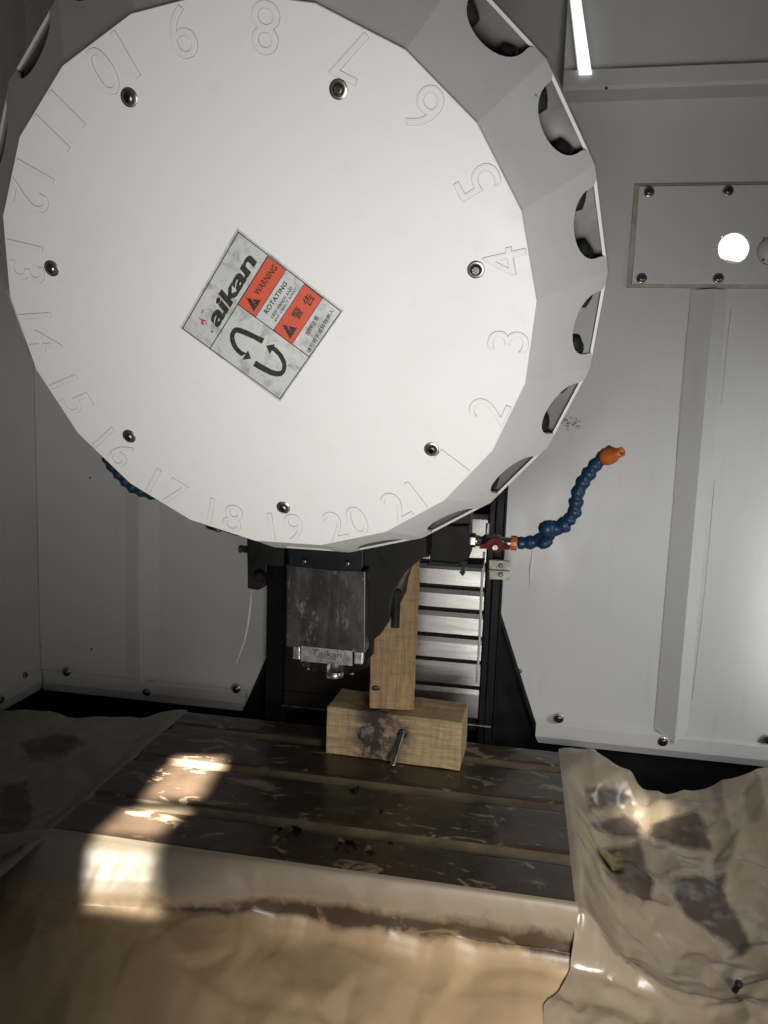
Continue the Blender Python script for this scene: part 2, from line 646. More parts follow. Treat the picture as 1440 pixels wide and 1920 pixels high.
# hole of the cover plate goes through the wall too
hc = ony(1376, 465, WY - 0.012)
HR = 0.0248
# back wall, right of the column
outer = [wp(947, 860), wp(936, 1150), wp(1008, 1370), (wp(1012, 1384)[0], ZBB), (0.85, ZBB), (0.85, 0.95), (-0.20, 0.95), (-0.20, 0.10), (wp(947, 860)[0], 0.05)]
mb = MB()
wall_sheet(mb, outer, WY, 0.004, [circle(hc.x, hc.z, HR * 1.12)])
wr = mb.build('wall_back_right', M['wall'], kind='structure')
# vertical stiffening rib, V shaped with a pointed foot
mb = MB()
xa, xb, xr = wp(1228, 1345)[0], wp(1291, 1352)[0], wp(1264, 1360)[0]
zt, zb_ = ony(1184, 532, WY - .012).z - .008, -0.556
yv = WY - 0.017
mb.add([(xa, WY - .001, zt), (xr, yv, zt), (xb, WY - .001, zt), (xa, WY - .001, zb_ + .006), (xr, yv, zb_ - .012), (xb, WY - .001, zb_ + .006)],
       [(0, 3, 4, 1), (1, 4, 5, 2), (3, 5, 4), (0, 1, 2)])
mb.build('stiffening_rib', M['wall'], wr)
mb = MB()                                    # bent flange along the bottom
fx0 = wp(1003, 1352)[0]
mb.prism([(fx0, WY - .002, ZB), (0.85, WY - .002, ZB), (0.85, WY - .012, ZB - .004), (fx0 + .002, WY - .012, ZB - .004)], (0, 0, -0.024))
mb.build('bottom_flange', M['wall'], wr)
mb = MB()
mb.add([(fx0 + .002, WY - .0118, ZB - .0285), (0.85, WY - .0118, ZB - .0285), (0.85, WY - .004, ZBB - .002), (fx0 + .008, WY - .004, ZBB - .002),
        (fx0 + .002, WY - .002, ZB - .0285), (0.85, WY - .002, ZB - .0285)], [(0, 3, 2, 1), (4, 0, 1, 5)])
mb.build('flange_lip', M['wall'], wr)
for x, y in ((1048, 1347), (1243, 1390), (1441, 1386)):
    screw(wr, ony(x, y, WY - 0.012), FRONT)
screw(wr, ony(975, 1258, WY), FRONT, SCREWS)
mb = MB()                                    # hairline seams beside the rib
for ln in ([(1296, 545), (1286, 640), (1275, 760), (1268, 860)], [(1370, 580), (1352, 760)], [(1340, 900), (1322, 1100), (1298, 1310)]):
    mb.tube([ony(x, y, WY - .0001) for x, y in ln], 0.00045, 5)
mb.build('scratch', M['seal'], wr)

mb = MB()
rg = random.Random(5)
for _ in range(26):                          # greasy smear
    q = ony(1072 + rg.gauss(0, 11), 792 + rg.gauss(0, 5), WY - .0004)
    n_ = 7
    rr = rg.uniform(.0012, .0042)
    mb.add([(q.x + rr * rg.uniform(.5, 1.3) * math.cos(k * 2 * math.pi / n_), q.y - _ * .00001, q.z + rr * .55 * rg.uniform(.5, 1.3) * math.sin(k * 2 * math.pi / n_)) for k in range(n_)], [tuple(range(n_))])
mb.build('grease_smear', simple('grey_grease', (0.16, 0.15, 0.125), (0.30, 0.29, 0.26), 60, 0.6), wr)
mb = MB()
mb.tube([ony(x, y, WY) for x, y in ((998, 1032), (997, 1050), (994, 1068), (994, 1085), (992, 1100))], [.0006, .0016, .0018, .0010, .0004], 6)
mb.build('paint_run', M['face'], wr)

# back wall, left of the column
outer = [wp(505, 860), wp(505, 1085), wp(512, 1102), wp(530, 1130), wp(532, 1165), wp(505, 1230), wp(462, 1328), (wp(459, 1334)[0], ZBB), (-0.962, ZBB), (-0.962, 0.95), (-0.30, 0.95), (-0.30, 0.10)]
mb = MB()
wall_sheet(mb, outer, WY, 0.004)
wl = mb.build('wall_back_left', M['wall'], kind='structure')
mb = MB()
xa, xb, xr = wp(238, 1262)[0], wp(300, 1270)[0], wp(266, 1272)[0]
mb.add([(xa, WY - .001, zt), (xr, yv + .008, zt), (xb, WY - .001, zt), (xa, WY - .001, zb_ + .012), (xr, yv + .008, zb_ - .006), (xb, WY - .001, zb_ + .012)],
       [(0, 3, 4, 1), (1, 4, 5, 2), (3, 5, 4), (0, 1, 2)])
mb.build('stiffening_rib', M['wall'], wl)
fx1 = wp(465, 1318)[0]
mb = MB()
mb.prism([(-0.958, WY - .002, ZB), (fx1, WY - .002, ZB), (fx1 - .002, WY - .012, ZB - .004), (-0.948, WY - .012, ZB - .004)], (0, 0, -0.020))
mb.build('bottom_flange', M['wall'], wl)
mb = MB()
mb.add([(-0.948, WY - .0118, ZB - .0245), (fx1 - .002, WY - .0118, ZB - .0245), (fx1 - .01, WY - .004, ZBB - .002), (-0.955, WY - .004, ZBB - .002)], [(0, 3, 2, 1)])
mb.build('flange_lip', M['wall'], wl)
for x, y in ((125, 1260), (275, 1297), (443, 1292)):
    screw(wl, ony(x, y, WY - 0.012), FRONT)
for x, y in ((169, 896), (172, 1217), (75, 1213)):
    screw(wl, ony(x, y, WY), FRONT, screw_mesh('rivet', 0.0022, 0.0015, False), 'rivet')

# side wall on the left, ceiling, right side wall
mb = MB()
mb.box((-0.974, -0.55, ZBB), (-0.962, WY - .001, 0.95))
ws = mb.build('wall_left', M['wall'], kind='structure')
mb = MB()
mb.add([(-0.9618, 0.2, ZB + .004), (-0.9618, WY - .012, ZB + .004), (-0.951, WY - .012, ZB), (-0.951, 0.2, ZB), (-0.951, WY - .012, ZB - .02), (-0.951, 0.2, ZB - .02), (-0.958, WY - .01, ZBB), (-0.958, 0.2, ZBB)],
       [(0, 1, 2, 3), (3, 2, 4, 5), (5, 4, 6, 7)])
mb.build('bottom_flange', M['wall'], ws)
screw(ws, onx(45, 1267, -0.9615), (1, 0, 0))
screw(ws, (-0.950, onx(0, 1325, -0.951).y, ZB - 0.012), (1, 0, 0))
mb = MB()
mb.box((-0.974, -0.55, 0.95), (1.05, WY + .004, 0.965))
mb.build('ceiling', M['wall'], kind='structure')
mb = MB()
mb.box((0.852, 0.25, -0.75), (0.864, WY + .004, 0.949))
mb.build('wall_right', M['wall'], kind='structure')

# upper cover with its downturned edge, right of the magazine
ux = ony(1062, 60, 1.335).x
zl = ony(1200, 165, 1.325).z
mb = MB()
prof = [(WY - .001, zl + .010), (1.326, zl), (1.320, zl + .004), (1.320, zl + .028), (1.338, zl + .036), (1.352, 0.9499), (WY - .001, 0.9499)]
mb.prism([(ux, y, z) for y, z in prof], (0.85 - ux, 0, 0))
uc = mb.build('wall_upper_cover', M['wall'], kind='structure')
mb = MB()
p = ony(1137, 167, 1.32)
mb.lathe([(0.002, 0), (0.002, 0.003), (0, 0.003)], frame_z((p.x, 1.322, zl + .001), (0, -0.6, -0.8)), 8)
mb.build('rivet', M['socket'], uc)

# black machine bed and column recess behind the panels
mb = MB()
mb.box((-0.985, WY + .02, -0.95), (0.85, WY + .03, 0.12))
mb.build('column_recess', M['black'], kind='structure')
mb = MB()
mb.box((-0.97, 0.30, -0.95), (0.85, WY + .019, -0.72))
mb.box((-0.985, 0.0, -0.95), (-0.9705, WY + .019, ZBB - .0005))
mb.build('machine_bed', M['black'], kind='structure')
# daylight outside the round cut-out
mb = MB()
mb.box((hc.x - 0.5, WY + 0.45, hc.z - 0.5), (hc.x + 0.6, WY + 0.46, hc.z + 0.5))
mb.build('sky', M['sky'], kind='structure')
mb = MB()
mb.prism([(hc.x - .05, WY + .12, hc.z + .020), (hc.x + .09, WY + .12, hc.z - .006), (hc.x + .09, WY + .12, hc.z - .03), (hc.x - .05, WY + .12, hc.z - .03)], (0, .004, 0))
mb.build('bracket_plate', M['face'], label='grey slanted metal plate behind the round cut-out', cat='plate')

# light strip on the upper cover
mb = MB()
a, c_ = ony(1098, 138, 1.315), ony(1075, -40, 1.325)
dx, dt = Vector((0.0095, 0, 0)), Vector((0.0072, 0, 0))
mb.prism([a - dx, a + dx, c_ + dt, c_ - dt], (0, 0.012, 0))
ls = empty('light_strip', (a.x, 1.32, a.z), 'narrow glowing white light strip on the upper cover', 'lamp')
mb.build('diffuser', M['glow'], ls)
mb = MB()
mb.prism([a - dx * 1.1 - Vector((0, -.008, .004)), a + dx * 1.1 - Vector((0, -.008, .004)), c_ + dt * 1.2 + Vector((0, .008, 0)), c_ - dt * 1.2 + Vector((0, .008, 0))], (0, 0.012, 0))
mb.build('housing', M['wall'], ls)

# cover plate with cut-outs on the right wall
PY = WY - 0.012
tl, bl = ony(1195, 350, PY), ony(1184, 532, PY)
cp = empty('cover_plate', (0.35, WY, bl.z), 'off-white screwed cover plate with a bright round cut-out', 'cover plate')
h2 = ony(1447, 470, PY)
sm = [circle(ony(x, y, PY).x, ony(x, y, PY).z, 0.0021, 8) for x, y in ((1355, 444), (1400, 444), (1354, 487), (1399, 486), (1432, 445), (1431, 487))]
mb = MB()
wall_sheet(mb, [(bl.x + .001, bl.z), (0.62, bl.z), (0.62, tl.z), (bl.x + .001, tl.z)], PY, 0.005, [circle(hc.x, hc.z, HR), circle(h2.x, h2.z, HR * 0.93)] + sm)
mb.build('plate', M['plate'], cp)
mb = MB()
wall_sheet(mb, [(bl.x - .006, bl.z - .005), (0.62, bl.z - .005), (0.62, tl.z + .005), (bl.x - .006, tl.z + .005)], PY + .0055, 0.006, [circle(hc.x, hc.z, HR * 1.1)])
mb.build('gasket', M['seal'], cp)
mb = MB()
mb.lathe([(HR * 0.86, 0), (HR * 0.86, .003), (0, .003)], frame_z((h2.x, PY + .003, h2.z), FRONT), 28)
mb.build('blanking_disc', M['plate'], cp)
for x, y in ((1217, 360), (1365, 358), (1203, 522), (1347, 522)):
    screw(cp, ony(x, y, PY), FRONT)

# ------------------------------------------------------------------ column: black rails and stainless way cover
cx0, cx1 = ony(538, 1150, 1.345).x, ony(906, 1150, 1.345).x
sx0 = ony(705, 1150, 1.345).x
colm = empty('machine_column', ((cx0 + cx1) / 2, 1.37, -0.72), 'black column rails beside the stainless way cover', 'column')
for x0, x1, y0 in ((cx1 + .002, cx1 + .012, 1.335), (cx1 + .013, cx1 + .026, 1.352), (cx1 + .027, wp(944, 1000)[0] + .004, 1.368), (cx0 - .045, cx0 - .003, 1.36)):
    mb = MB()
    mb.box((x0, y0, -0.719), (x1, WY + .018, 0.30), bev=.0015)
    mb.build('rail', M['black'], colm)
for s in (1, -1):                            # rubber edge along the slanted side of the opening
    pl = [(945, 860), (935, 1150), (1008, 1380)] if s > 0 else [(505, 1085), (531, 1130), (533, 1165), (461, 1331)]
    mb = MB()
    mb.tube([ony(x, y, WY - .003) for x, y in pl], 0.0045, 8)
    mb.build('edge_trim', M['rubber'], colm)
wc = empty('way_cover', ((cx0 + cx1) / 2, 1.36, -0.60), 'stainless steel slatted way cover behind the wooden upright', 'way cover')
zs = [ony(850, y, 1.345).z for y in (960, 1010, 1058, 1104, 1147, 1196, 1242, 1290, 1350)]
for i in range(len(zs) - 1):
    mb = MB()
    z1, z0 = zs[i], zs[i + 1]
    k = 0.0012 * i
    mb.prism([(sx0, 1.342 + k, z1 - .0015), (sx0, 1.346 + k, z1), (sx0, 1.352 + k, z1 - .001), (sx0, 1.350 + k, z0 + .002), (sx0, 1.339 + k, z0 + .004), (sx0, 1.337 + k, z0 + .008), (sx0, 1.3395 + k, z1 - .010)], (cx1 - sx0, 0, 0))
    mb.build('slat', M['slat'], wc)
mb = MB()
mb.box((cx0, 1.352, zs[-1] - .02), (cx1, 1.36, zs[0]))
mb.build('backing', M['black'], wc)
mb = MB()
mb.box((cx0, 1.336, zs[-1] + .028), (sx0 - .002, 1.348, zs[0]), bev=.001)
mb.build('side_shade_panel', M['brownblack'], wc)  # dark panel added in place of the slats shaded by the head
mb = MB()
mb.box((cx0, 1.338, zs[-1]), (sx0 - .002, 1.349, zs[-1] + .026), bev=.001)
mb.build('lower_cover', M['brownblack'], wc)
mb = MB()
mb.box((cx0 - .005, 1.333, zs[-1] - .004), (cx1 + .025, 1.343, zs[-1] - .0005), bev=.0006)
mb.build('bottom_strip', M['steel'], wc)

# white plastic hinge block on the rail
hb = [ony(917, 1050, 1.325), ony(957, 1053, 1.325), ony(956, 1088, 1.325), ony(917, 1086, 1.325)]
tb = empty('plastic_block', (hb[2].x, 1.33, hb[2].z), 'small yellowed white plastic block with two dark screws', 'plastic block')
mid = [(hb[0] + hb[3]) / 2, (hb[1] + hb[2]) / 2]
mb = MB()
mb.prism([hb[0], hb[1], mid[1] + Vector((0, 0, .0008)), mid[0] + Vector((0, 0, .0008))], (0, .010, 0), bev=.0012)
mb.build('half', M['plastic'], tb)
mb = MB()
mb.prism([mid[0] - Vector((0, 0, .0008)), mid[1] - Vector((0, 0, .0008)), hb[2], hb[3]], (0, .010, 0), bev=.0012)
mb.build('half', M['plastic'], tb)
for x, y in ((939, 1060), (939, 1077)):
    screw(tb, ony(x, y, 1.3245), FRONT, SCREWS)

# ------------------------------------------------------------------ tool magazine
mag = bpy.data.objects.new('tool_magazine', None)
COL.objects.link(mag)
mag.matrix_world = MAGM
mag.empty_display_size = 0.05
FR[mag.name] = MAGM.inverted() @ Matrix.Translation((0, 0, ZC))
setp(mag, 'large white many-sided tool magazine with numbered face and warning sticker', 'tool magazine')
NS = 21
R2, DD = 1.25 * R1, 0.32 * R1
st = 2 * math.pi / NS


def vang(j):                                 # angle of polygon corner j, measured from straight down
    return (j + 0.5) * st


def pol(r, a, z=0.0):
    return Vector((r * math.sin(a), -r * math.cos(a), z))


# front plate: polygon with rounded border
mb = MB()
rings = [(0.9975, -0.0035), (0.9985, -0.0012), (0.9955, 0.0)]
vs = []
for r, z in rings:
    vs += [pol(r * R1, vang(j), z) for j in range(NS)]
fs = []
for k in range(len(rings) - 1):
    for j in range(NS):
        l = (j + 1) % NS
        fs.append((k * NS + j, k * NS + l, (k + 1) * NS + l, (k + 1) * NS + j))
mb.add(vs, fs)
mb.add([pol(rings[-1][0] * R1, vang(j), 0) for j in range(NS)], [tuple(range(NS))])
mb.build('front_plate', M['face'], mag, True)

# faceted cone with one bite per pocket in every facet
mb = MB()


def fpoint(j, s, t):                         # facet j: s from -1 to 1 across, t from 0 (face) to 1 (rim)
    a0, a1 = vang(j - 1), vang(j)
    A = pol(R1, a0, -.004).lerp(pol(R1, a1, -.004), (s + 1) / 2)
    B = pol(R2, a0, -DD).lerp(pol(R2, a1, -DD), (s + 1) / 2)
    return A.lerp(B, t)


bite = [(-1, 1), (-0.78, 1.0), (-0.70, 0.985), (-0.665, 0.955), (-0.655, 0.92)]
for i in range(0, 15):
    ph = math.pi * (i + 0.6) / 15.2
    bite.append((-0.66 * math.cos(ph) * (1 if i else 0.995), 0.90 - 0.30 * math.sin(ph) ** 0.85))
bite += [(-s, t) for s, t in reversed(bite[:5])]
npt = len(bite)
sin_ = [-1 + 2 * i / (npt - 1) for i in range(npt)]
for j in range(NS):
    rows = []
    for i in range(npt):
        s, t = bite[i]
        s0 = sin_[i]
        rows.append([fpoint(j, s0, 0), fpoint(j, s0 * 0.6 + s * 0.4, 0.25 * t), fpoint(j, s0 * 0.25 + s * 0.75, 0.62 * t), fpoint(j, s, t)])
    vs = [p for r in rows for p in r]
    fs = [(i * 4 + k, (i + 1) * 4 + k, (i + 1) * 4 + k + 1, i * 4 + k + 1) for i in range(npt - 1) for k in range(3)]
    mb.add(vs, fs)
cone = mb.build('cone_cover', M['cone'], mag, True)
bmc = bmesh.new()
bmc.from_mesh(cone.data)
bmesh.ops.remove_doubles(bmc, verts=bmc.verts, dist=0.0002)
bmesh.ops.recalc_face_normals(bmc, faces=bmc.faces)
bmc.to_mesh(cone.data)
bmc.free()
so = cone.modifiers.new('thickness', 'SOLIDIFY')
so.thickness = 0.0032
so.offset = -1

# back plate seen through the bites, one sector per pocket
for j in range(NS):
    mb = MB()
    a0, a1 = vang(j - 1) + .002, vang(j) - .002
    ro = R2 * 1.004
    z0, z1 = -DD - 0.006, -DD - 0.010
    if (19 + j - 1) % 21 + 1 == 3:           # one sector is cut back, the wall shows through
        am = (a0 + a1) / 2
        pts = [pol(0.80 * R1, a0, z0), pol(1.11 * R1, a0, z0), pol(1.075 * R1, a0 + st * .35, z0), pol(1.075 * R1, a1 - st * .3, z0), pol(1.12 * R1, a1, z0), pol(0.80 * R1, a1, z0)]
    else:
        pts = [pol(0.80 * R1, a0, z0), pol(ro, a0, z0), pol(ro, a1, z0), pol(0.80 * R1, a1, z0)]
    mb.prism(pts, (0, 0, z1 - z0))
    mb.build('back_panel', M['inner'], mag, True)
# thin bright outer edge behind the bites
mb = MB()
for j in range(NS):
    a0, a1 = vang(j - 1), vang(j)
    q = [pol(R2 * 1.000, a0, -DD - .0005), pol(R2 * 1.000, a1, -DD - .0005), pol(R2 * .991, a1, -DD - .0005), pol(R2 * .991, a0, -DD - .0005)]
    q2 = [p + Vector((0, 0, -.0105)) for p in q]
    q2[0] = pol(R2 * 1.006, a0, -DD - .011)
    q2[1] = pol(R2 * 1.006, a1, -DD - .011)
    mb.add(q + q2, [(3, 2, 1, 0), (0, 1, 5, 4), (2, 3, 7, 6)])
mb.build('rim_band', M['cone'], mag, True)
# unseen drum added behind the magazine to join it and block light
mb = MB()
mb.lathe([(0.82 * R1, -DD - .012), (0.80 * R1, -DD - .05), (0.55 * R1, -DD - .075), (0.50 * R1, -DD - 0.16)], Matrix.Identity(4), 42)
mb.build('drum', M['blackmatt'], mag, True)
# two black gripper fingers in every pocket
fm = MB()
fm.lathe([(0.003, -.009), (0.0075, -.007), (0.0088, 0.0), (0.0088, 0.008), (0.0068, 0.012), (0.003, 0.014)], Matrix.Identity(4), 14)
finger = fm.mesh('gripper_finger', M['rubber'])
fm = MB()
fm.lathe([(0.0082, -.0008), (0.0094, 0.0), (0.0082, 0.0008)], Matrix.Identity(4), 14)
fring = fm.mesh('ring', M['nickel'])
for j in range(NS):
    for s in (-1, 1):
        e1 = fpoint(j, 1, .8) - fpoint(j, -1, .8)
        e2 = fpoint(j, 0, 1) - fpoint(j, 0, 0)
        nin = e2.cross(e1).normalized()
        if nin.z > 0:
            nin = -nin
        p = fpoint(j, s * 0.50, 0.84) + nin * 0.013
        o = bpy.data.objects.new('gripper_finger', finger)
        o.parent = mag
        COL.objects.link(o)
        o.matrix_local = frame_z(p, e1.normalized() * s + e2.normalized() * 0.5)
        g = bpy.data.objects.new('ring', fring)
        g.parent = o
        COL.objects.link(g)
        g.location = (0, 0, 0.004)

# engraved numbers
for k in range(1, NS + 1):
    a = (k - 19) * st
    s = str(k)
    vs, fs, asp = text2d(s, 0.0, 0.0, 1.08)
    h = 0.0355
    w = h * asp * (0.92 if len(s) > 1 else 1.0)
    if s == '1':
        w = h * 0.36
    out = []
    for u, v in vs:
        p = Vector(((u - 0.5) * w, (v - 0.5) * h, 0))
        p = Matrix.Rotation(a, 3, 'Z') @ p
        out.append(p + pol(0.9068 * R1, a, 0))
    bmx = bmesh.new()
    bv = [bmx.verts.new(p) for p in out]
    for f in fs:
        try:
            bmx.faces.new([bv[i] for i in f])
        except ValueError:
            pass
    bmesh.ops.remove_doubles(bmx, verts=bmx.verts, dist=1e-5)
    mb = MB()
    for e in bmx.edges:
        if len(e.link_faces) == 1:
            p, q = e.verts[0].co, e.verts[1].co
            t = (q - p)
            if t.length < 1e-6:
                continue
            t.normalize()
            nn = Vector((-t.y, t.x, 0))
            if nn.dot(e.link_faces[0].calc_center_median() - p) < 0:
                nn = -nn
            ex = t * 0.0002
            z = Vector((0, 0, 0.00012))
            q4 = [p - nn * .00034 - ex + z, q - nn * .00034 + ex + z, q + nn * .00030 + ex + z, p + nn * .00030 - ex + z]
            r4 = [p + nn * .0002 + z, q + nn * .0002 + z, q + nn * .0012 + ex + z * 8, p + nn * .0012 - ex + z * 8]
            if (q4[1] - q4[0]).cross(q4[2] - q4[1]).z < 0:
                q4.reverse()
                r4.reverse()
            mb.add(q4, [(0, 1, 2, 3)])
            mb.add(r4, [(0, 1, 2, 3)], 1)
    r = bmesh.ops.extrude_face_region(bmx, geom=list(bmx.faces))
    for e in r['geom']:
        if isinstance(e, bmesh.types.BMVert):
            e.co.z += 0.0008
    bmx.verts.index_update()
    mb.bm(bmx, 1)
    mb.build('engraved_number', [M['groove'], M['face']], mag, True)

# seven button head bolts with washers
bm_ = MB()
I4 = Matrix.Identity(4)
bm_.lathe([(0.0062, 0.0008), (0.0062, 0.0020), (0.0055, 0.0036), (0.0042, 0.0046), (0.0032, 0.0050)], I4, 22, 0)
bolt_me = bm_.mesh('bolt', M['darksteel'])
bm_ = MB()
bm_.lathe([(0.0086, -.0005), (0.0086, 0.0006), (0.0081, 0.0010), (0.0056, 0.0010)], I4, 24, 0)
washer_me = bm_.mesh('washer', M['steel'])
bm_ = MB()
bm_.lathe([(0.0032, 0.0050), (0.0030, 0.0028), (0.0, 0.0027)], I4, 6, 0, False)
socket_me = bm_.mesh('hex_socket', M['socket'])
for i, k in enumerate((1, 4, 7, 10, 13, 16, 19)):
    a = (k - 19) * st
    o = bpy.data.objects.new('bolt', bolt_me)
    o.parent = mag
    COL.objects.link(o)
    o.matrix_local = Matrix.Translation(pol(0.806 * R1, a, 0)) @ Matrix.Rotation(random.random() * 3, 4, 'Z') @ Matrix.Scale(0.87, 4)
    for nm, me in (('washer', washer_me), ('hex_socket', socket_me)):
        c = bpy.data.objects.new(nm, me)
        c.parent = o
        COL.objects.link(c)

# warning sticker: points read off an enlarged crop (origin 320,410, factor 4)


def L(x, y, z=0.0):
    p = face(320 + x / 4.0, 410 + y / 4.0)
    return Vector((p.x, p.y, z))


Z0 = 0.0006
cTL, cTR, cBR, cBL = L(75, 818), L(503, 75), L(1300, 690), L(820, 1375)
mb = MB()
mb.prism([p + Vector((0, 0, 0.00005)) for p in (cTL, cBL, cBR, cTR)], (0, 0, Z0))
stk = mb.build('warning_sticker', M['sticker'], mag, True, label='dirty silver warning sticker with red bands and curved arrows')
ZI = Z0 + 0.00022


def ln(mb, p, q, w=0.00045, z=ZI):
    t = (q - p).normalized()
    nn = Vector((-t.y, t.x, 0)) * w
    ex = t * w
    mb.add([p - nn - ex + Vector((0, 0, z)), q - nn + ex + Vector((0, 0, z)), q + nn + ex + Vector((0, 0, z)), p + nn - ex + Vector((0, 0, z))], [(0, 1, 2, 3)])


b_tl, b_tr, b_br, b_bl = L(92, 822), L(510, 100), L(1280, 695), L(820, 1350)
mb = MB()
for p, q in ((b_tl, b_tr), (b_tr, b_br), (b_br, b_bl), (b_bl, b_tl), (L(298, 970), L(728, 283)), (L(505, 640), L(1035, 1030))):
    ln(mb, p, q)
mb.build('border_line', M['ink'], stk, True)
for q in ([(728, 280), (865, 385), (640, 735), (505, 640)], [(1005, 487), (1140, 595), (910, 940), (775, 835)]):
    mb = MB()
    mb.add([L(*p, ZI - .00006) for p in reversed(q)], [(0, 1, 2, 3)])
    P = [L(*p) for p in q]
    for i in range(4):
        ln(mb, P[i], P[(i + 1) % 4], 0.0003)
        mb.m[-1] = 1
    mb.build('red_band', [M['redink'], M['ink']], stk, True)


def lab_text(name, s, BL, BR, TR, TL, mat, z=ZI + .00008, **kw):
    mb = MB()
    put_text(mb, s, L(*BL), L(*BR), L(*TR), L(*TL), z, **kw)
    mb.build(name, mat, stk, True)


# quads given as bottom-left, bottom-right, top-right, top-left of the reading direction
lab_text('logo_lettering', 'aikan', (355, 828), (652, 325), (560, 228), (268, 722), M['ink'], bold=0.034, shear=0.0, spacing=0.98)
lab_text('warning_lettering', 'WARNING', (660, 578), (806, 372), (772, 335), (622, 545), M['ink'], bold=0.020, spacing=1.05)
lab_text('rotating_lettering', 'ROTATING', (728, 715), (880, 488), (855, 464), (697, 692), M['ink'], bold=0.022, spacing=1.06)
lab_text('small_lettering', 'KEEP HANDS AND', (770, 748), (920, 522), (903, 503), (750, 735), M['ink'], bold=0.008)
lab_text('small_lettering', 'ANY OBJECT AWAY', (793, 782), (956, 528), (938, 510), (774, 765), M['ink'], bold=0.008)
EV, UV = Vector((0.50, -0.866, 0)), Vector((-0.80, -0.60, 0))


def lab_box(name, t, cx, cy, w, h, **kw):
    c = Vector((cx, cy, 0))
    q = [c + EV * (a * w / 2) + UV * (b * h / 2) for a, b in ((-1, -1), (1, -1), (1, 1), (-1, 1))]
    lab_text(name, t, *[(p.x, p.y) for p in q], M['ink'], **kw)


lab_box('chinese_lettering', '\u8b66', 952, 707, 84, 78, bold=0.010)
lab_box('chinese_lettering', '\u544a', 1036, 606, 84, 78, bold=0.010)
lab_box('chinese_lettering', '\u65cb\u8f6c\u6ce8\u610f', 1062, 800, 160, 36, bold=0.008)
lab_box('chinese_lettering', '\u8bf7\u52ff\u5c06\u624b\u6216\u5f02\u7269\u4f38\u5165', 1124, 840, 372, 36, bold=0.008)
# warning triangles with exclamation marks
for tri, ex in (([(570, 592), (680, 610), (625, 697)], [(610, 600), (640, 645)]), ([(840, 793), (950, 818), (897, 900)], [(878, 805), (908, 850)])):
    mb = MB()
    mb.add([L(*p, ZI + .00006) for p in reversed(tri)], [(0, 1, 2)])
    a, c = Vector((*ex[0], 0)), Vector((*ex[1], 0))
    t = (c - a).normalized()
    nn = Vector((-t.y, t.x, 0))
    q = [a + nn * 5, a - nn * 5, a.lerp(c, .72) - nn * 3, a.lerp(c, .72) + nn * 3]
    mb.add([L(p.x, p.y, ZI + .00014) for p in q], [(0, 1, 2, 3)], 1)
    cc = c
    mb.add([L(cc.x + 5 * math.cos(i), cc.y - 5 * math.sin(i), ZI + .00014) for i in range(6)], [tuple(range(6))], 1)
    mb.build('warning_triangle', [M['ink'], M['redink']], stk, True)
# two curved arrows as closed bands
arrA_out = [(705, 897), (640, 868), (580, 838), (520, 815), (490, 812), (465, 828), (447, 865), (447, 910), (462, 955), (495, 1000), (533, 1030)]
arrA_in = [(685, 937), (630, 905), (575, 880), (520, 858), (498, 852), (485, 862), (480, 885), (487, 920), (505, 960), (535, 990), (572, 1008)]
headA = [(538, 1057), (606, 1048), (582, 985)]
arrB_out = [(620, 1102), (690, 1143), (750, 1172), (800, 1183), (835, 1178), (858, 1155), (872, 1115), (868, 1070), (845, 1020), (800, 970), (778, 955)]
arrB_in = [(642, 1063), (700, 1098), (760, 1130), (800, 1142), (828, 1138), (838, 1120), (838, 1090), (826, 1060), (805, 1025), (770, 990), (740, 978)]
headB = [(784, 940), (717, 950), (745, 1015)]
for ou, inn, hd in ((arrA_out, arrA_in, headA), (arrB_out, arrB_in, headB)):
    mb = MB()
    k = len(ou)
    vs = [L(*p, ZI) for p in ou] + [L(*p, ZI) for p in inn]
    mb.add(vs, [(i, i + 1, k + i + 1, k + i) for i in range(k - 1)])
    mb.add([L(*p, ZI + .00004) for p in hd], [(0, 1, 2)])
    mb.build('curved_arrow', M['ink'], stk, True)
# scraped rest of the first letter
mb = MB()
for q in ([(205, 735), (222, 745), (250, 755), (284, 768), (250, 768), (225, 757)], [(228, 758), (246, 762), (252, 790), (240, 800)], [(258, 772), (272, 778), (278, 795), (262, 790)],
          [(230, 705), (243, 678), (252, 680), (240, 708)], [(232, 770), (238, 782), (226, 792)]):
    mb.add([L(*p, ZI) for p in q], [tuple(range(len(q)))])
mb.build('scraped_print', M['magenta'], stk, True)
mb = MB()
mb.add([L(*p, ZI) for p in ((305, 840), (314, 835), (321, 850), (308, 852))], [(0, 1, 2, 3)])
mb.build('print_speck', M['ink'], stk, True)

# ------------------------------------------------------------------ spindle head
SX, SY = -0.2444, 1.03
sh = empty('spindle_head', (SX, SY, -0.385), 'black oily spindle head with stained front plate under the magazine', 'spindle head')
mb = MB()
mb.prism(pxp([(526, 900), (800, 900), (800, 1042), (788, 1050), (762, 1070), (744, 1100), (736, 1125), (731, 1155), (714, 1190), (692, 1206), (538, 1206), (538, 1040)], 1.0), (0, .29, 0), bev=.003)
mb.build('casting', M['blackmatt'], sh)
mb = MB()
mb.prism(pxp([(537, 1058), (685, 1072), (684, 1225), (537, 1212)], .970), (0, .029, 0), bev=.0012)
mb.build('front_plate', M['stained'], sh)
tcv = MB()
tcv.prism(pxp([(541, 940), (681, 940), (681, 1062), (676, 1070), (668, 1072), (612, 1070), (606, 1068), (541, 1062)], .960), (0, .0098, 0), bev=.0015)
tc = tcv.build('top_cover', M['black'], sh)
for x, y in ((571, 1052), (652, 1056)):
    o = screw(sh, ony(x, y, .960), FRONT, SCREWS)
mb = MB()
mb.lathe([(0.006, .0), (0.006, .04), (0.0075, .042), (0.0075, .052), (0.005, .054)], frame_z(ony(741, 1176, 1.02), (0, 0, 1)), 12)
mb.build('stud', M['rubber'], sh)
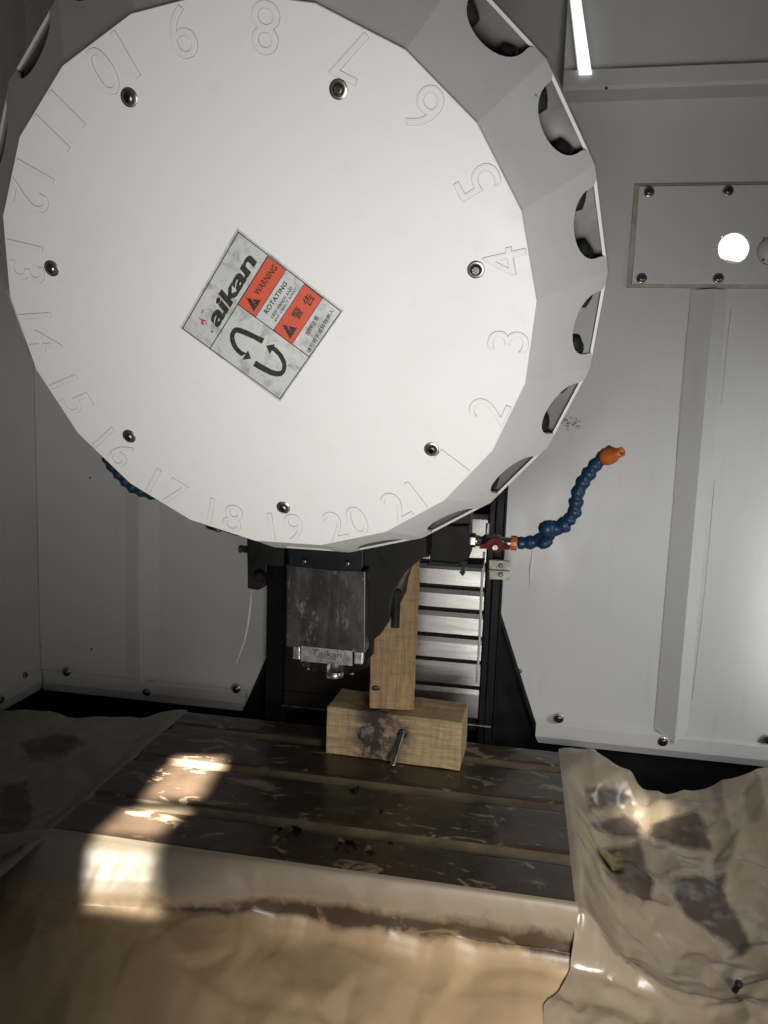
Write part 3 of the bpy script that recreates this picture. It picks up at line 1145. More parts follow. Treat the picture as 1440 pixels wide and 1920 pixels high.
# cartridge with bottom flange, bright nose
mb = MB()
zc = ony(610, 1218, 1.0).z
mb.lathe([(0.056, zc + .02), (0.056, zc - .010), (0.052, zc - .013), (0.050, zc - .026), (0.040, zc - .031), (0.030, zc - .033), (0.0, zc - .033)], frame_z((SX, SY, 0), (0, 0, 1)), 40)
cart = mb.build('cartridge', M['blackmatt'], sh)
mb = MB()
zn = ony(627, 1268, .985).z
NX = ony(628, 1255, .985).x
mb.lathe([(0.0115, zn), (0.0122, zn + .0015), (0.0122, zn + .007), (0.0116, zn + .0074), (0.0116, zn + .0082), (0.0127, zn + .0086), (0.0127, zn + .026)], frame_z((NX, .985, 0), (0, 0, 1)), 28)
mb.build('nose', M['steel'], sh)
for x, y in ((578, 1253), (660, 1262)):
    p = ony(x, y, .985)
    o = screw(sh, p, (0.1, -0.6, -0.8), SCREWS)
# nameplate and side tabs
mb = MB()
NQ = pxp([(564, 1211), (660.5, 1221), (660.5, 1248.5), (564, 1239.5)], .9685)
mb.prism(NQ, (0, .0014, 0))
npl = mb.build('nameplate', M['ali'], sh, label='scuffed aluminium nameplate with dark lettering')


def np_(u, v):
    a = NQ[3].lerp(NQ[2], u)
    b = NQ[0].lerp(NQ[1], u)
    return a.lerp(b, v)


for s, u0, u1, v0, v1, kw in (('Taikan', .22, .80, .44, .86, dict(bold=.02, shear=.12)), ('20000RPM', .30, .68, .27, .43, dict(bold=.006)), ('TC0132W2361', .28, .77, .04, .20, dict(bold=.006))):
    mb = MB()
    put_text(mb, s, np_(u0, v0), np_(u1, v0), np_(u1, v1), np_(u0, v1), .00018, nrm=Vector((0, -1, 0)), **kw)
    mb.build('lettering', M['etch'], npl)
for q in ([(549, 1210), (562, 1211), (562, 1237), (549, 1235)], [(664, 1222), (680, 1224), (679, 1246), (664, 1245)]):
    mb = MB()
    mb.prism(pxp(q, .974), (0, .012, 0), bev=.001)
    mb.build('side_tab', M['ali'], sh)
# bracket with roller on the left
mb = MB()
mb.prism(pxp([(462, 960), (532, 960), (532, 1062), (500, 1060), (499, 1088), (494, 1102), (483, 1107), (464, 1103)], 1.0), (0, .03, 0), bev=.0015)
mb.build('side_bracket', M['blackmatt'], sh)
mb = MB()
p = ony(463, 1030, 1.012)
mb.lathe([(0.0052, 0), (0.0052, .004), (0.0042, .0045), (0.0042, .007), (0.0056, .0075), (0.0056, .011)], frame_z(p, (-1, 0, 0)), 12)
mb.build('side_knob', M['rubber'], sh)
mb = MB()
p = ony(490, 1082, .996)
mb.lathe([(0.0085, 0), (0.0085, .006), (0.006, .008)], frame_z(p, FRONT), 16)
mb.build('roller', M['black'], sh)

# thin plastic tube hanging from the bracket
mb = MB()
mb.tube([ony(x, y, 1.02) for x, y in ((471, 1104), (470, 1130), (466, 1165), (459, 1200), (450, 1225), (443, 1243))], [.0017, .0017, .0017, .0016, .0014, .0008], 8)
mb.build('thin_tube', M['tube'], label='short pale plastic tube hanging below the left bracket', cat='tube')

# ------------------------------------------------------------------ coolant block, valve and hose
cb = empty('coolant_block', (ony(843, 1060, 1.08).x, 1.1, ony(843, 1060, 1.08).z), 'black coolant distributor block right of the spindle head', 'coolant block')
mb = MB()
mb.prism(pxp([(806, 985), (880, 985), (880, 1046), (868, 1056), (806, 1052)], 1.06), (0, .07, 0), bev=.002)
mb.build('body', M['blackmatt'], cb)
mb = MB()
mb.prism(pxp([(803, 962), (882, 962), (882, 983), (803, 984)], 1.055), (0, .075, 0), bev=.002)
mb.build('lid', M['black'], cb)
mb = MB()
mb.prism(pxp([(776, 1000), (803, 1000), (804, 1046), (779, 1044)], 1.05), (0, .05, 0), bev=.003)
mb.build('elbow', M['rubber'], cb)
mb = MB()
mb.prism(pxp([(858, 1054), (877, 1052), (876, 1062), (871, 1066), (872, 1074), (868, 1081), (861, 1073), (866, 1068), (866, 1058)], 1.058), (0, .003, 0))
mb.build('torn_flap', M['rubber'], cb)
mb = MB()
mb.prism(pxp([(806, 1052), (868, 1057), (906, 1058), (906, 1066), (800, 1060)], 1.07), (0, .05, 0), bev=.001)
mb.build('foot', M['black'], cb)

HY = 1.10


def hp(x, y, Y=HY):
    return ony(x, y, Y)


ch = empty('coolant_hose', hp(970, 1018), 'blue jointed coolant hose with orange nozzle and red valve lever', 'coolant hose')
vd = (hp(970, 1019) - hp(882, 1013)).normalized()
mb = MB()
o0 = hp(880, 1012.5)
ll = (hp(970, 1019) - o0).length
mb.lathe([(0.0085, 0), (0.0105, .001), (0.0105, .009), (0.0085, .010)], frame_z(o0, vd), 6, 0, False)
mb.build('hex_nut', M['nickel'], ch)
mb = MB()
mb.lathe([(0.0080, .008), (0.0080, .014), (0.0068, .015), (0.0068, .019), (0.0095, .021), (0.0108, .026), (0.0108, .040), (0.0095, .044), (0.0078, .045), (0.0078, ll * .86)], frame_z(o0, vd), 24)
mb.build('valve_body', M['nickel'], ch)
mb = MB()
mb.lathe([(0.0100, ll * .86), (0.0108, ll * .87), (0.0108, ll * .985), (0.0095, ll)], frame_z(o0, vd), 14, 0, False)
mb.build('connector', M['orange'], ch)
mb = MB()
lev = [(899, 1020), (909, 1019), (917, 1012), (928, 1008), (938, 1012), (945, 1020), (955, 1024), (955, 1031), (944, 1031), (937, 1035), (928, 1037), (918, 1034), (912, 1029), (899, 1029)]
mb.prism(pxp(lev, HY - .022), (0, .0045, 0), bev=.0008)
lv = mb.build('lever', M['red'], ch)
mb = MB()
mb.lathe([(0.0050, 0), (0.0050, .003), (0.0040, .004), (0.0, .004)], frame_z(ony(928.5, 1026, HY - .022), FRONT), 6, 0, False)
mb.build('lever_nut', M['nickel'], lv)
mb = MB()
mb.lathe([(0.0028, -.002), (0.0028, .022), (0.0022, .024)], frame_z(hp(913, 1012), (0, 0, 1)), 10)
mb.build('valve_stem', M['steel'], ch)
# hose segments: ball with flared skirt
sg = MB()
sg.lathe([(0.0060, -.0105), (0.0086, -.0095), (0.0094, -.006), (0.0088, -.0025), (0.0078, -.0005), (0.0086, .002), (0.0100, .0055), (0.0104, .0085), (0.0092, .0112), (0.0065, .0125)], I4, 20)
seg_me = sg.mesh('segment', M['blue'])
path = [(975, 1018), (994, 1017), (1011, 1013), (1028, 1001), (1041, 991), (1055, 985), (1067, 974), (1077, 960), (1080, 942), (1084, 922), (1093, 904), (1104, 888), (1116, 872), (1131, 858), (1142, 851)]
pw = [hp(x, y, HY - 0.002 * i) for i, (x, y) in enumerate(path)]
for i in range(len(pw) - 1):
    o = bpy.data.objects.new('segment', seg_me)
    o.parent = ch
    COL.objects.link(o)
    d = pw[i + 1] - pw[i]
    sc_ = (1.12 if 2 <= i <= 4 else 1.0) * (1.0 + 0.04 * math.sin(i * 2.1))
    o.matrix_local = FR[ch.name] @ frame_z((pw[i] + pw[i + 1]) / 2, d) @ Matrix.Scale(sc_, 4)
mb = MB()                                    # branch joint with a thick ball
mb.lathe([(0.0060, -.002), (0.0105, .002), (0.0128, .009), (0.0122, .015), (0.0085, .0195), (0.003, .021)], frame_z(hp(1031, 1003, HY - .012), hp(1022, 978, HY - .012) - hp(1031, 1003, HY - .012)), 20)
mb.lathe([(0.0060, -.002), (0.0105, .002), (0.0115, .007), (0.0095, .012), (0.004, .014)], frame_z(hp(1018, 1010, HY - .012), hp(1026, 1024, HY - .012) - hp(1018, 1010, HY - .012)), 20)
mb.build('branch_joint', M['blue'], ch)
a, c_ = hp(1134, 857, HY - .028), hp(1166, 847, HY - .050)
d = c_ - a
D_ = d.length
mb = MB()
mb.lathe([(0.0100, 0), (0.0122, .002), (0.0124, D_ * .32), (0.0112, D_ * .48), (0.0068, D_ * .72), (0.0064, D_), (0.0036, D_), (0.0034, D_ * .6), (0.0, D_ * .58)], frame_z(a, d), 24)
nz = mb.build('nozzle', M['orange'], ch)

# the second hose, mostly hidden behind the magazine
ch2 = empty('coolant_hose', hp(240, 905), 'dark blue jointed hose peeping out behind the magazine below number 16', 'coolant hose')
path = [(200, 856), (212, 874), (224, 888), (237, 902), (250, 913), (266, 920), (284, 925), (304, 928), (326, 932)]
pw = [hp(x, y, 1.06) for x, y in path]
seg2 = seg_me.copy()
seg2.materials.clear()
seg2.materials.append(M['blueold'])
for i in range(len(pw) - 1):
    o = bpy.data.objects.new('segment', seg2)
    o.parent = ch2
    COL.objects.link(o)
    o.matrix_local = FR[ch2.name] @ frame_z((pw[i] + pw[i + 1]) / 2, pw[i + 1] - pw[i]) @ Matrix.Scale(0.98, 4)
p = ony(402, 985, 1.05)
mb = MB()
mb.lathe([(0.006, -.012), (0.008, -.008), (0.008, .008), (0.006, .012)], frame_z(p, (1, 0, -.25)), 14)
mb.lathe([(0.0045, -.022), (0.0045, -.012)], frame_z(p, (1, 0, -.25)), 10)
mb.lathe([(0.0045, .012), (0.0045, .040)], frame_z(p, (1, 0, -.25)), 10)
mb.build('valve_body', M['darksteel'], ch2)

# white tube hanging in front of the way cover
mb = MB()
mb.tube([ony(x, y, 1.18) for x, y in ((908, 1035), (906, 1060), (903, 1100), (901, 1150), (899, 1200), (896, 1250), (894, 1280))], 0.0022, 10)
mb.build('thin_tube', M['tube'], label='long thin white tube hanging in front of the way cover', cat='tube')

# ------------------------------------------------------------------ machine table wrapped in oiled paper
TZ = -0.544
TX0, TX1, TY0, TY1 = -0.565, 0.091, 0.836, 1.242


def stain_attr(me, fn):
    at = me.attributes.new('stain', 'FLOAT', 'POINT')
    at.data.foreach_set('value', [fn(v.co) for v in me.vertices])


tab = empty('machine_table', ((TX0 + TX1) / 2, (TY0 + TY1) / 2, TZ - .09), 'slotted machine table wrapped in dark oil-soaked paper', 'machine table')
mb = MB()
mb.box((TX0, TY0, TZ - .089), (TX1, TY1, TZ - .006), bev=.002)
mb.build('table_body', M['darksteel'], tab)
slots = [(1.163, 1.1876), (1.042, 1.066), (0.912, 0.9365)]
edges = [TY1] + [e for a, b in slots for e in (b, a)] + [TY0]


def grid(mb, x0, x1, y0, y1, nx, ny, zf, mi=0):
    vs = [(x0 + (x1 - x0) * i / nx, y0 + (y1 - y0) * j / ny, zf(x0 + (x1 - x0) * i / nx, y0 + (y1 - y0) * j / ny)) for j in range(ny + 1) for i in range(nx + 1)]
    fs = [(j * (nx + 1) + i, j * (nx + 1) + i + 1, (j + 1) * (nx + 1) + i + 1, (j + 1) * (nx + 1) + i) for j in range(ny) for i in range(nx)]
    mb.add(vs, fs, mi, True)


def nz_(x, y, s, seed=0.0):
    return mnoise.noise(Vector((x * s + seed, y * s - seed * 0.7, seed * 1.3)))


for i in range(0, len(edges), 2):
    yb, ya = edges[i], edges[i + 1]

    def zf(x, y, ya=ya, yb=yb):
        e = min(y - ya, yb - y)
        rnd = -0.0022 * max(0, 1 - e / 0.006) ** 2
        return TZ + rnd + 0.0010 * nz_(x, y, 14, 2) + 0.0006 * nz_(x, y, 45, 5)
    mb = MB()
    grid(mb, TX0 + .001, TX1 - .001, ya, yb, 150, 24, zf)
    o = mb.build('table_strip', M['paperwet'], tab)
for a, b in slots:
    mb = MB()
    grid(mb, TX0 + .001, TX1 - .001, a, b, 120, 8, lambda x, y, a=a, b=b: TZ - .0022 - 0.0030 * math.sin(math.pi * (y - a) / (b - a)) * (1 + .5 * nz_(x, y, 20, 9)))
    mb.build('slot_strip', M['slot'], tab)

# oil drops on the table
rnd = random.Random(3)
for (x, y, r) in ((553, 1558, 10), (661, 1580, 8), (640, 1582, 5), (632, 1590, 4), (653, 1594, 4), (697, 1597, 6), (522, 1555, 5), (540, 1566, 4), (668, 1590, 4), (664, 1479, 8), (716, 1520, 5), (733, 1580, 4)):
    p = onz(x, y, TZ + .0012)
    mb = MB()
    rr = r * p.length / FPX
    ph = [rnd.uniform(0.7, 1.3) for _ in range(12)]
    ring = [(p.x + rr * 1.3 * ph[i] * math.cos(i * math.pi / 6), p.y + rr * 1.5 * ph[i] * math.sin(i * math.pi / 6), p.z) for i in range(12)]
    ring2 = [((q[0] - p.x) * .6 + p.x, (q[1] - p.y) * .6 + p.y, p.z + .0009) for q in ring]
    mb.add(ring + ring2 + [(p.x, p.y, p.z + .0011)], [(i, (i + 1) % 12, 12 + (i + 1) % 12, 12 + i) for i in range(12)] + [(12 + i, 12 + (i + 1) % 12, 24) for i in range(12)], 0, True)
    mb.build('oil_drop', M['oil'], tab)

# ------------------------------------------------------------------ wooden block, upright, steel rod
bl_, br_ = onz(610, 1412, TZ + .001), onz(862, 1446, TZ + .001)
bx = (br_ - bl_)
W_ = bx.length
bx.normalize()
by = Vector((-bx.y, bx.x, 0))
BH = 0.078
BDP = 0.085
BM = Matrix(((bx.x, by.x, 0, bl_.x), (bx.y, by.y, 0, bl_.y), (0, 0, 1, bl_.z), (0, 0, 0, 1)))
nx, ny, nzz = 40, 14, 14
mb = MB()
b = bmesh.new()
bmesh.ops.create_cube(b, size=1)
for v in b.verts:
    v.co = Vector(((v.co.x + .5) * W_, (v.co.y + .5) * BDP, (v.co.z + .5) * BH))
bmesh.ops.bevel(b, geom=list(b.edges), offset=.002, segments=2, profile=0.5, affect='EDGES')
bmesh.ops.subdivide_edges(b, edges=[e for e in b.edges if e.calc_length() > .03], cuts=24, use_grid_fill=True)
for v in b.verts:
    v.co += Vector((nz_(v.co.x, v.co.z, 30, 1) * .0012, nz_(v.co.x, v.co.z, 34, 4) * .0012, nz_(v.co.x, v.co.y, 30, 7) * .0014))
mb.bm(b, 0, False, BM)
wb_ = empty('wooden_block', bl_ + bx * W_ / 2 + by * BDP / 2, 'rough wooden block lying on the table with an oil-soaked left half', 'wooden block')
wblock = mb.build('timber', M['woodblock'], wb_)
BMi = BM.inverted()
frw = FR[wb_.name].inverted()


def wstain(co):
    p = BMi @ (frw @ co)
    u = p.x / W_
    k = max(0, 1 - abs(u - 0.38) / 0.24)
    k2 = max(0, 1 - math.hypot((u - .60) / .10, (p.z / BH - .62) / .5))
    return min(1.0, k * 1.5 + k2 * 0.8)


stain_attr(wblock.data, wstain)
mb = MB()                                    # end of an old dowel in the oily part
pc = BM @ Vector((W_ * 0.295, -.0009, BH * .52))
mb.lathe([(0.0125, -.001), (0.0125, .0006), (0.0112, .0012), (0.0, .0012)], frame_z(pc, -by), 24)
mb.build('dowel_end', M['stained'], wb_)
mb = MB()
pr = BM @ Vector((W_ * 0.575, -.0009, BH * .63))
mb.lathe([(0.0078, -.001), (0.0078, .0006), (0, .0006)], frame_z(pr, -by), 18)
mb.build('bore_hole', M['socket'], wb_)

zt_ = TZ + .001 + BH
pbl, pbr = onz(692, 1330, zt_), onz(776, 1334, zt_)
px_ = (pbr - pbl)
PW = px_.length
px_.normalize()
py_ = Vector((-px_.y, px_.x, 0))
PM = Matrix(((px_.x, py_.x, 0, pbl.x), (px_.y, py_.y, 0, pbl.y), (0, 0, 1, zt_ + .0014), (0, 0, 0, 1)))
mb = MB()
b = bmesh.new()
bmesh.ops.create_cube(b, size=1)
PHT = 0.30
for v in b.verts:
    v.co = Vector(((v.co.x + .5) * PW, (v.co.y + .5) * .045, (v.co.z + .5) * PHT))
bmesh.ops.bevel(b, geom=list(b.edges), offset=.0016, segments=2, profile=0.5, affect='EDGES')
bmesh.ops.subdivide_edges(b, edges=[e for e in b.edges if e.calc_length() > .03], cuts=20, use_grid_fill=True)
for v in b.verts:
    v.co += Vector((nz_(v.co.y, v.co.z, 26, 11) * .0014, nz_(v.co.x, v.co.z, 30, 14) * .001, 0))
mb.bm(b, 0, False, PM)
up = empty('wooden_upright', pbl + px_ * PW / 2, 'upright wooden post standing on the wooden block beside the spindle', 'wooden post')
mb.build('timber', M['woodpost'], up)
mb = MB()
pk = PM @ Vector((PW * .13, -.0008, .034))
mb.lathe([(0.0042, -.001), (0.0042, .0003), (0, .0003)], frame_z(pk, -py_) @ Matrix.Scale(1.6, 4, (1, 0, 0)), 12)
mb.build('knot', M['stained'], up)

tip = onz(736, 1437, TZ + .012)
rp = [pr, tip]
rd = (tip - pr)
rl = rd.length
mb = MB()
prof = [(0.0038, 0)]
k = 0
while k * .0022 < rl - .003:
    z = k * .0022
    prof += [(0.0038, z + .0003), (0.0044, z + .0011)]
    k += 1
prof += [(0.0042, rl - .001), (0.0034, rl), (0, rl)]
mb.lathe(prof, frame_z(pr, rd), 16)
mb.build('threaded_rod', M['steel'], label='short threaded steel rod sticking out of the wooden block', cat='rod')


# ------------------------------------------------------------------ waxed paper sheets
def crease(x, y, s, seed):
    d = mnoise.voronoi(Vector((x * s + seed, y * s + seed * .37, seed * .11)), distance_metric='DISTANCE', exponent=2.5)[0]
    return min(d[1] - d[0], 0.6)


def crumple(x, y, seed, big=0.012, small=0.004, s1=7.0, s2=20.0):
    wx = x + 0.03 * nz_(x, y, 6, seed + 3)
    wy = y + 0.03 * nz_(x, y, 6, seed + 8)
    return (big * (crease(wx, wy, s1, seed) - .3) + small * (crease(wx, wy, s2, seed + 5) - .3) + big * .6 * nz_(x, y, 5, seed + 1))


class Facets:
    """crumpled film: random points at random heights, joined by flat facets with sharp creases"""

    def __init__(s, x0, x1, y0, y1, layers, seed):
        from mathutils.geometry import delaunay_2d_cdt
        rg = random.Random(seed)
        s.L = []
        for sp, amp in layers:
            nx_, ny_ = int((x1 - x0) / sp) + 3, int((y1 - y0) / sp) + 3
            P = [Vector((x0 + (i - 1 + rg.uniform(-.48, .48)) * sp, y0 + (j - 1 + rg.uniform(-.48, .48)) * sp)) for i in range(nx_ + 1) for j in range(ny_ + 1)]
            vs_, _, fs_, _, _, _ = delaunay_2d_cdt(P, [], [], 0, 1e-7)
            V = np.array([tuple(v) for v in vs_])
            hts = np.array([rg.uniform(-1, 1) * amp for _ in vs_])
            s.L.append((V, hts, [tuple(f) for f in fs_]))

    def eval(s, xy):
        xy = np.asarray(xy)
        out = np.zeros(len(xy))
        order = np.argsort(xy[:, 0])
        xs = xy[order]
        for V, hts, fs_ in s.L:
            val = np.zeros(len(xs))
            for a, b, c in fs_:
                A, B, C = V[a], V[b], V[c]
                lo, hi = min(A[0], B[0], C[0]), max(A[0], B[0], C[0])
                i0, i1 = np.searchsorted(xs[:, 0], lo), np.searchsorted(xs[:, 0], hi)
                if i1 <= i0:
                    continue
                q = xs[i0:i1]
                ylo, yhi = min(A[1], B[1], C[1]), max(A[1], B[1], C[1])
                m_ = np.nonzero((q[:, 1] >= ylo) & (q[:, 1] <= yhi))[0]
                if len(m_) == 0:
                    continue
                q = q[m_]
                d = (B[1] - C[1]) * (A[0] - C[0]) + (C[0] - B[0]) * (A[1] - C[1])
                if abs(d) < 1e-14:
                    continue
                l1 = ((B[1] - C[1]) * (q[:, 0] - C[0]) + (C[0] - B[0]) * (q[:, 1] - C[1])) / d
                l2 = ((C[1] - A[1]) * (q[:, 0] - C[0]) + (A[0] - C[0]) * (q[:, 1] - C[1])) / d
                l3 = 1 - l1 - l2
                k = (l1 >= -1e-9) & (l2 >= -1e-9) & (l3 >= -1e-9)
                val[i0 + m_[k]] = l1[k] * hts[a] + l2[k] * hts[b] + l3[k] * hts[c]
            out[order] += val
        return out


def interp(x, pts):
    if x <= pts[0][0]:
        return pts[0][1]
    for (a, b), (c, d) in zip(pts, pts[1:]):
        if x <= c:
            t = (x - a) / (c - a)
            t = t * t * (3 - 2 * t)
            return b + (d - b) * t
    return pts[-1][1]


def inpoly(x, y, poly):
    r = False
    j = len(poly) - 1
    for i in range(len(poly)):
        xi, yi = poly[i]
        xj, yj = poly[j]
        if (yi > y) != (yj > y) and x < (xj - xi) * (y - yi) / (yj - yi) + xi:
            r = not r
        j = i
    return r


def pxof(p):
    c = RM @ np.array([p.x, -p.z, p.y])
    return 720 + FPX * c[0] / c[2], 960 + FPX * c[1] / c[2]


def polydist(x, y, poly):
    best = 1e9
    for i in range(len(poly)):
        a, b = Vector(poly[i]), Vector(poly[(i + 1) % len(poly)])
        p = Vector((x, y))
        t = max(0, min(1, (p - a).dot(b - a) / max(1e-9, (b - a).length_squared)))
        best = min(best, (a + (b - a) * t - p).length)
    return best if inpoly(x, y, poly) else -best


def ridge_field(lines, z0):
    """fold lines of the paper: list of (points, height, width)"""
    out = []
    for pts, h, w in lines:
        out.append(([onz(px, py, z0).xy for px, py in pts], h, w))

    def f(x, y):
        t = 0.0
        p = Vector((x, y))
        for pl, h, w in out:
            best = 9.0
            for a, b in zip(pl, pl[1:]):
                ab = b - a
                k = max(0, min(1, (p - a).dot(ab) / ab.length_squared))
                best = min(best, (a + ab * k - p).length)
            if best < 5 * w:
                t += h * math.exp(-best / w)
        return t
    return f


RIDGE_R = ridge_field([
    ([(1082, 1700), (1130, 1752), (1185, 1795), (1260, 1832), (1400, 1850)], .022, .012),
    ([(1088, 1560), (1105, 1525), (1160, 1503), (1240, 1478)], .014, .010),
    ([(1092, 1565), (1190, 1580), (1300, 1602), (1440, 1630)], .016, .012),
    ([(1240, 1478), (1228, 1530), (1215, 1570)], .010, .010),
    ([(1270, 1602), (1290, 1640), (1300, 1700)], .008, .008),
    ([(1340, 1480), (1352, 1540), (1380, 1600)], .012, .009),
    ([(1352, 1540), (1440, 1560)], .010, .008),
    ([(1390, 1470), (1410, 1530), (1440, 1590)], .009, .008),
    ([(1180, 1690), (1260, 1730), (1370, 1790), (1440, 1800)], .012, .014),
    ([(1100, 1650), (1150, 1700), (1230, 1760)], .010, .010),
    ([(1370, 1810), (1400, 1850), (1418, 1900)], .014, .007),
    ([(1280, 1870), (1300, 1900), (1310, 1920)], .014, .006),
    ([(1060, 1420), (1130, 1440), (1190, 1470)], .010, .010),
], -.60)


def edge_z(y):                               # height of the common border of the right and the front sheet
    return interp(y, [(.50, -.700), (.62, -.657), (.70, -.637), (.78, -.618), (.812, -.606), (.838, -.549), (1.3, -.546)])


# right sheet
def zr(x, y):
    u = x - TX1
    edge = edge_z(y)
    back = interp(x, [(0.091, -.545), (0.139, -.552), (0.198, -.568), (0.222, -.578), (0.245, -.566), (0.30, -.556), (0.40, -.520), (0.8, -.50)])
    front = interp(x, [(0.091, -.549), (0.115, -.585), (0.16, -.612), (0.25, -.615), (0.40, -.60), (0.8, -.58)])
    wv = min(1, max(0, (.87 - y) / .06)) * max(0, 1 - u / .16)
    front = front * (1 - wv) + (edge + .003 - .012 * min(1, max(0, u / .1))) * wv
    t = min(1, max(0, (1.24 - y) / 0.22))
    t = t * t * (3 - 2 * t)
    z = back * (1 - t) + front * t
    z -= max(0, 0.98 - y) * 0.10 * min(1, u / .12)
    k = min(1, max(0, u / 0.045))
    k = k * k * (3 - 2 * k) if y > .83 else min(1, max(0, (u + .05) / .12))
    z = edge * (1 - k) + z * k
    a = min(1, max(0, u / 0.05))
    return z + a * 0.3 * RIDGE_R(x, y) + a * .007 * nz_(x, y, 5, 5.2)


RX0, RX1, RY0, RY1 = TX1 - .001, 0.72, 0.50, 1.262
mb = MB()
NXg, NYg = 210, 250
vs = []
FRR = Facets(-.05, .75, .45, 1.3, [(.11, .012), (.048, .0085), (.021, .0036), (.011, .0011)], 21)
for j in range(NYg + 1):
    for i in range(NXg + 1):
        u = i / NXg
        v = j / NYg
        yy = RY0 + (RY1 - RY0) * v
        x0_ = RX0 - .030 * min(1, max(0, (.825 - yy) / .06)) + .006 * nz_(yy, 3, 25, 2) * (yy < .82)
        x = x0_ + (RX1 - x0_) * (u ** 1.25)
        yt = RY1 - .05 * min(1, max(0, (x - .10) / .12)) + .012 * nz_(x, 0, 18, 3)
        y = RY0 + (yt - RY0) * v
        vs.append((x, y, zr(x, y) + (.002 if y < .83 else 0)))
fv = FRR.eval([v[:2] for v in vs])
vs = [(x, y, z + f_ * min(1, max(0, (x - TX1 + .06 * (y < .82)) / .05))) for (x, y, z), f_ in zip(vs, fv)]
mb.add(vs, [(j * (NXg + 1) + i, j * (NXg + 1) + i + 1, (j + 1) * (NXg + 1) + i + 1, (j + 1) * (NXg + 1) + i) for j in range(NYg) for i in range(NXg)], 0, True)
rs = mb.build('paper_sheet', M['paper'], label='crumpled brown waxed paper right of the table', cat='paper', group='waxed paper sheets')
stains_r = [[(1100, 1478), (1165, 1482), (1190, 1492), (1130, 1515), (1102, 1520)],
            [(1110, 1548), (1170, 1532), (1196, 1545), (1200, 1568), (1150, 1566)],
            [(1222, 1548), (1305, 1518), (1328, 1560), (1335, 1598), (1260, 1582), (1222, 1568)],
            [(1118, 1592), (1200, 1580), (1212, 1625), (1225, 1655), (1222, 1690), (1175, 1676), (1140, 1640)],
            [(1265, 1650), (1360, 1640), (1362, 1690), (1385, 1720), (1410, 1775), (1390, 1790), (1330, 1750), (1290, 1720), (1265, 1690)]]


def sr(co):
    p = FR[rs.name].inverted() @ co
    x, y = pxof(p)
    return max(0.0, min(1.0, 0.5 + max(polydist(x, y, q) for q in stains_r) / 30.0))


stain_attr(rs.data, sr)
# yellow printed label under the wax paper
pts = [(1118, 1606), (1160, 1600), (1172, 1648), (1146, 1652)]


def on_sheet(x, y, zf, it=14):
    z = -0.6
    for _ in range(it):
        p = onz(x, y, z)
        z = zf(p.x, p.y)
    return p


yl = []
for (x, y) in pts:
    p = on_sheet(x, y, zr)
    yl.append(Vector((p.x, p.y, zr(p.x, p.y))))
M['yellow'] = simple('dull_yellow_label', (0.15, 0.115, 0.025), (0.045, 0.045, 0.018), 75, 0.5, p=(0.50, 0.62))
mb = MB()
N_ = 10
vs = []
for j in range(N_ + 1):
    for i in range(N_ + 1):
        q = yl[0].lerp(yl[1], i / N_).lerp(yl[3].lerp(yl[2], i / N_), j / N_)
        vs.append((q.x, q.y, zr(q.x, q.y) + .0055))
fv = FRR.eval([v[:2] for v in vs])
vs = [(x, y, z + f_ * min(1, max(0, (x - TX1) / .05))) for (x, y, z), f_ in zip(vs, fv)]
mb.add(vs, [(j * (N_ + 1) + i, j * (N_ + 1) + i + 1, (j + 1) * (N_ + 1) + i + 1, (j + 1) * (N_ + 1) + i) for j in range(N_) for i in range(N_)], 0, True)
mb.build('yellow_label', M['yellow'], rs)


# left sheet
def zl_(x, y):
    u = TX0 - x
    back = interp(-x, [(0.565, -.545), (0.66, -.570), (0.77, -.572), (0.91, -.588), (1.0, -.59)])
    front = interp(-x, [(0.565, -.548), (0.62, -.575), (0.75, -.600), (1.0, -.62)])
    t = min(1, max(0, (1.22 - y) / 0.3))
    z = back * (1 - t) + front * t
    a = min(1, max(0, u / 0.05))
    return z + a * .006 * nz_(x, y, 5, 9.2)


mb = MB()
NXg, NYg = 120, 190
vs = []
for j in range(NYg + 1):
    for i in range(NXg + 1):
        x = TX0 + .001 - 0.375 * (i / NXg)
        yt = 1.245 + .010 * nz_(x, 0, 14, 6)
        y = 0.52 + (yt - 0.52) * j / NYg
        vs.append((x, y, zl_(x, y)))
fv = Facets(-1.0, -.5, .45, 1.3, [(.11, .012), (.046, .0045), (.02, .0012)], 33).eval([v[:2] for v in vs])
vs = [(x, y, z + f_ * min(1, max(0, (TX0 - x) / .05))) for (x, y, z), f_ in zip(vs, fv)]
mb.add(vs, [(j * (NXg + 1) + i, (j + 1) * (NXg + 1) + i, (j + 1) * (NXg + 1) + i + 1, j * (NXg + 1) + i + 1) for j in range(NYg) for i in range(NXg)], 0, True)
lsht = mb.build('paper_sheet', M['paper'], label='shadowed brown waxed paper left of the table', cat='paper', group='waxed paper sheets')
stains_l = [[(40, 1395), (110, 1375), (160, 1390), (110, 1420), (60, 1425)], [(0, 1470), (50, 1465), (60, 1530), (40, 1600), (0, 1620)]]
stain_attr(lsht.data, lambda co: max(0.0, min(1.0, 0.5 + max(polydist(*pxof(FR[lsht.name].inverted() @ co), q) for q in stains_l) / 25.0)))

# front sheet: over the table edge, down and out towards the camera
prof_r = [(.8375, -.5435), (.831, -.5455), (.827, -.554), (.825, -.567), (.825, -.580), (.825, -.592), (.823, -.603), (.815, -.612), (.800, -.620), (.760, -.628), (.700, -.640), (.62, -.660), (.50, -.70), (.36, -.76)]
prof_l = [(.8375, -.5435), (.826, -.5465), (.812, -.556), (.796, -.572), (.782, -.586), (.775, -.596), (.765, -.603), (.745, -.610), (.720, -.616), (.68, -.626), (.62, -.640), (.55, -.660), (.46, -.70), (.36, -.76)]


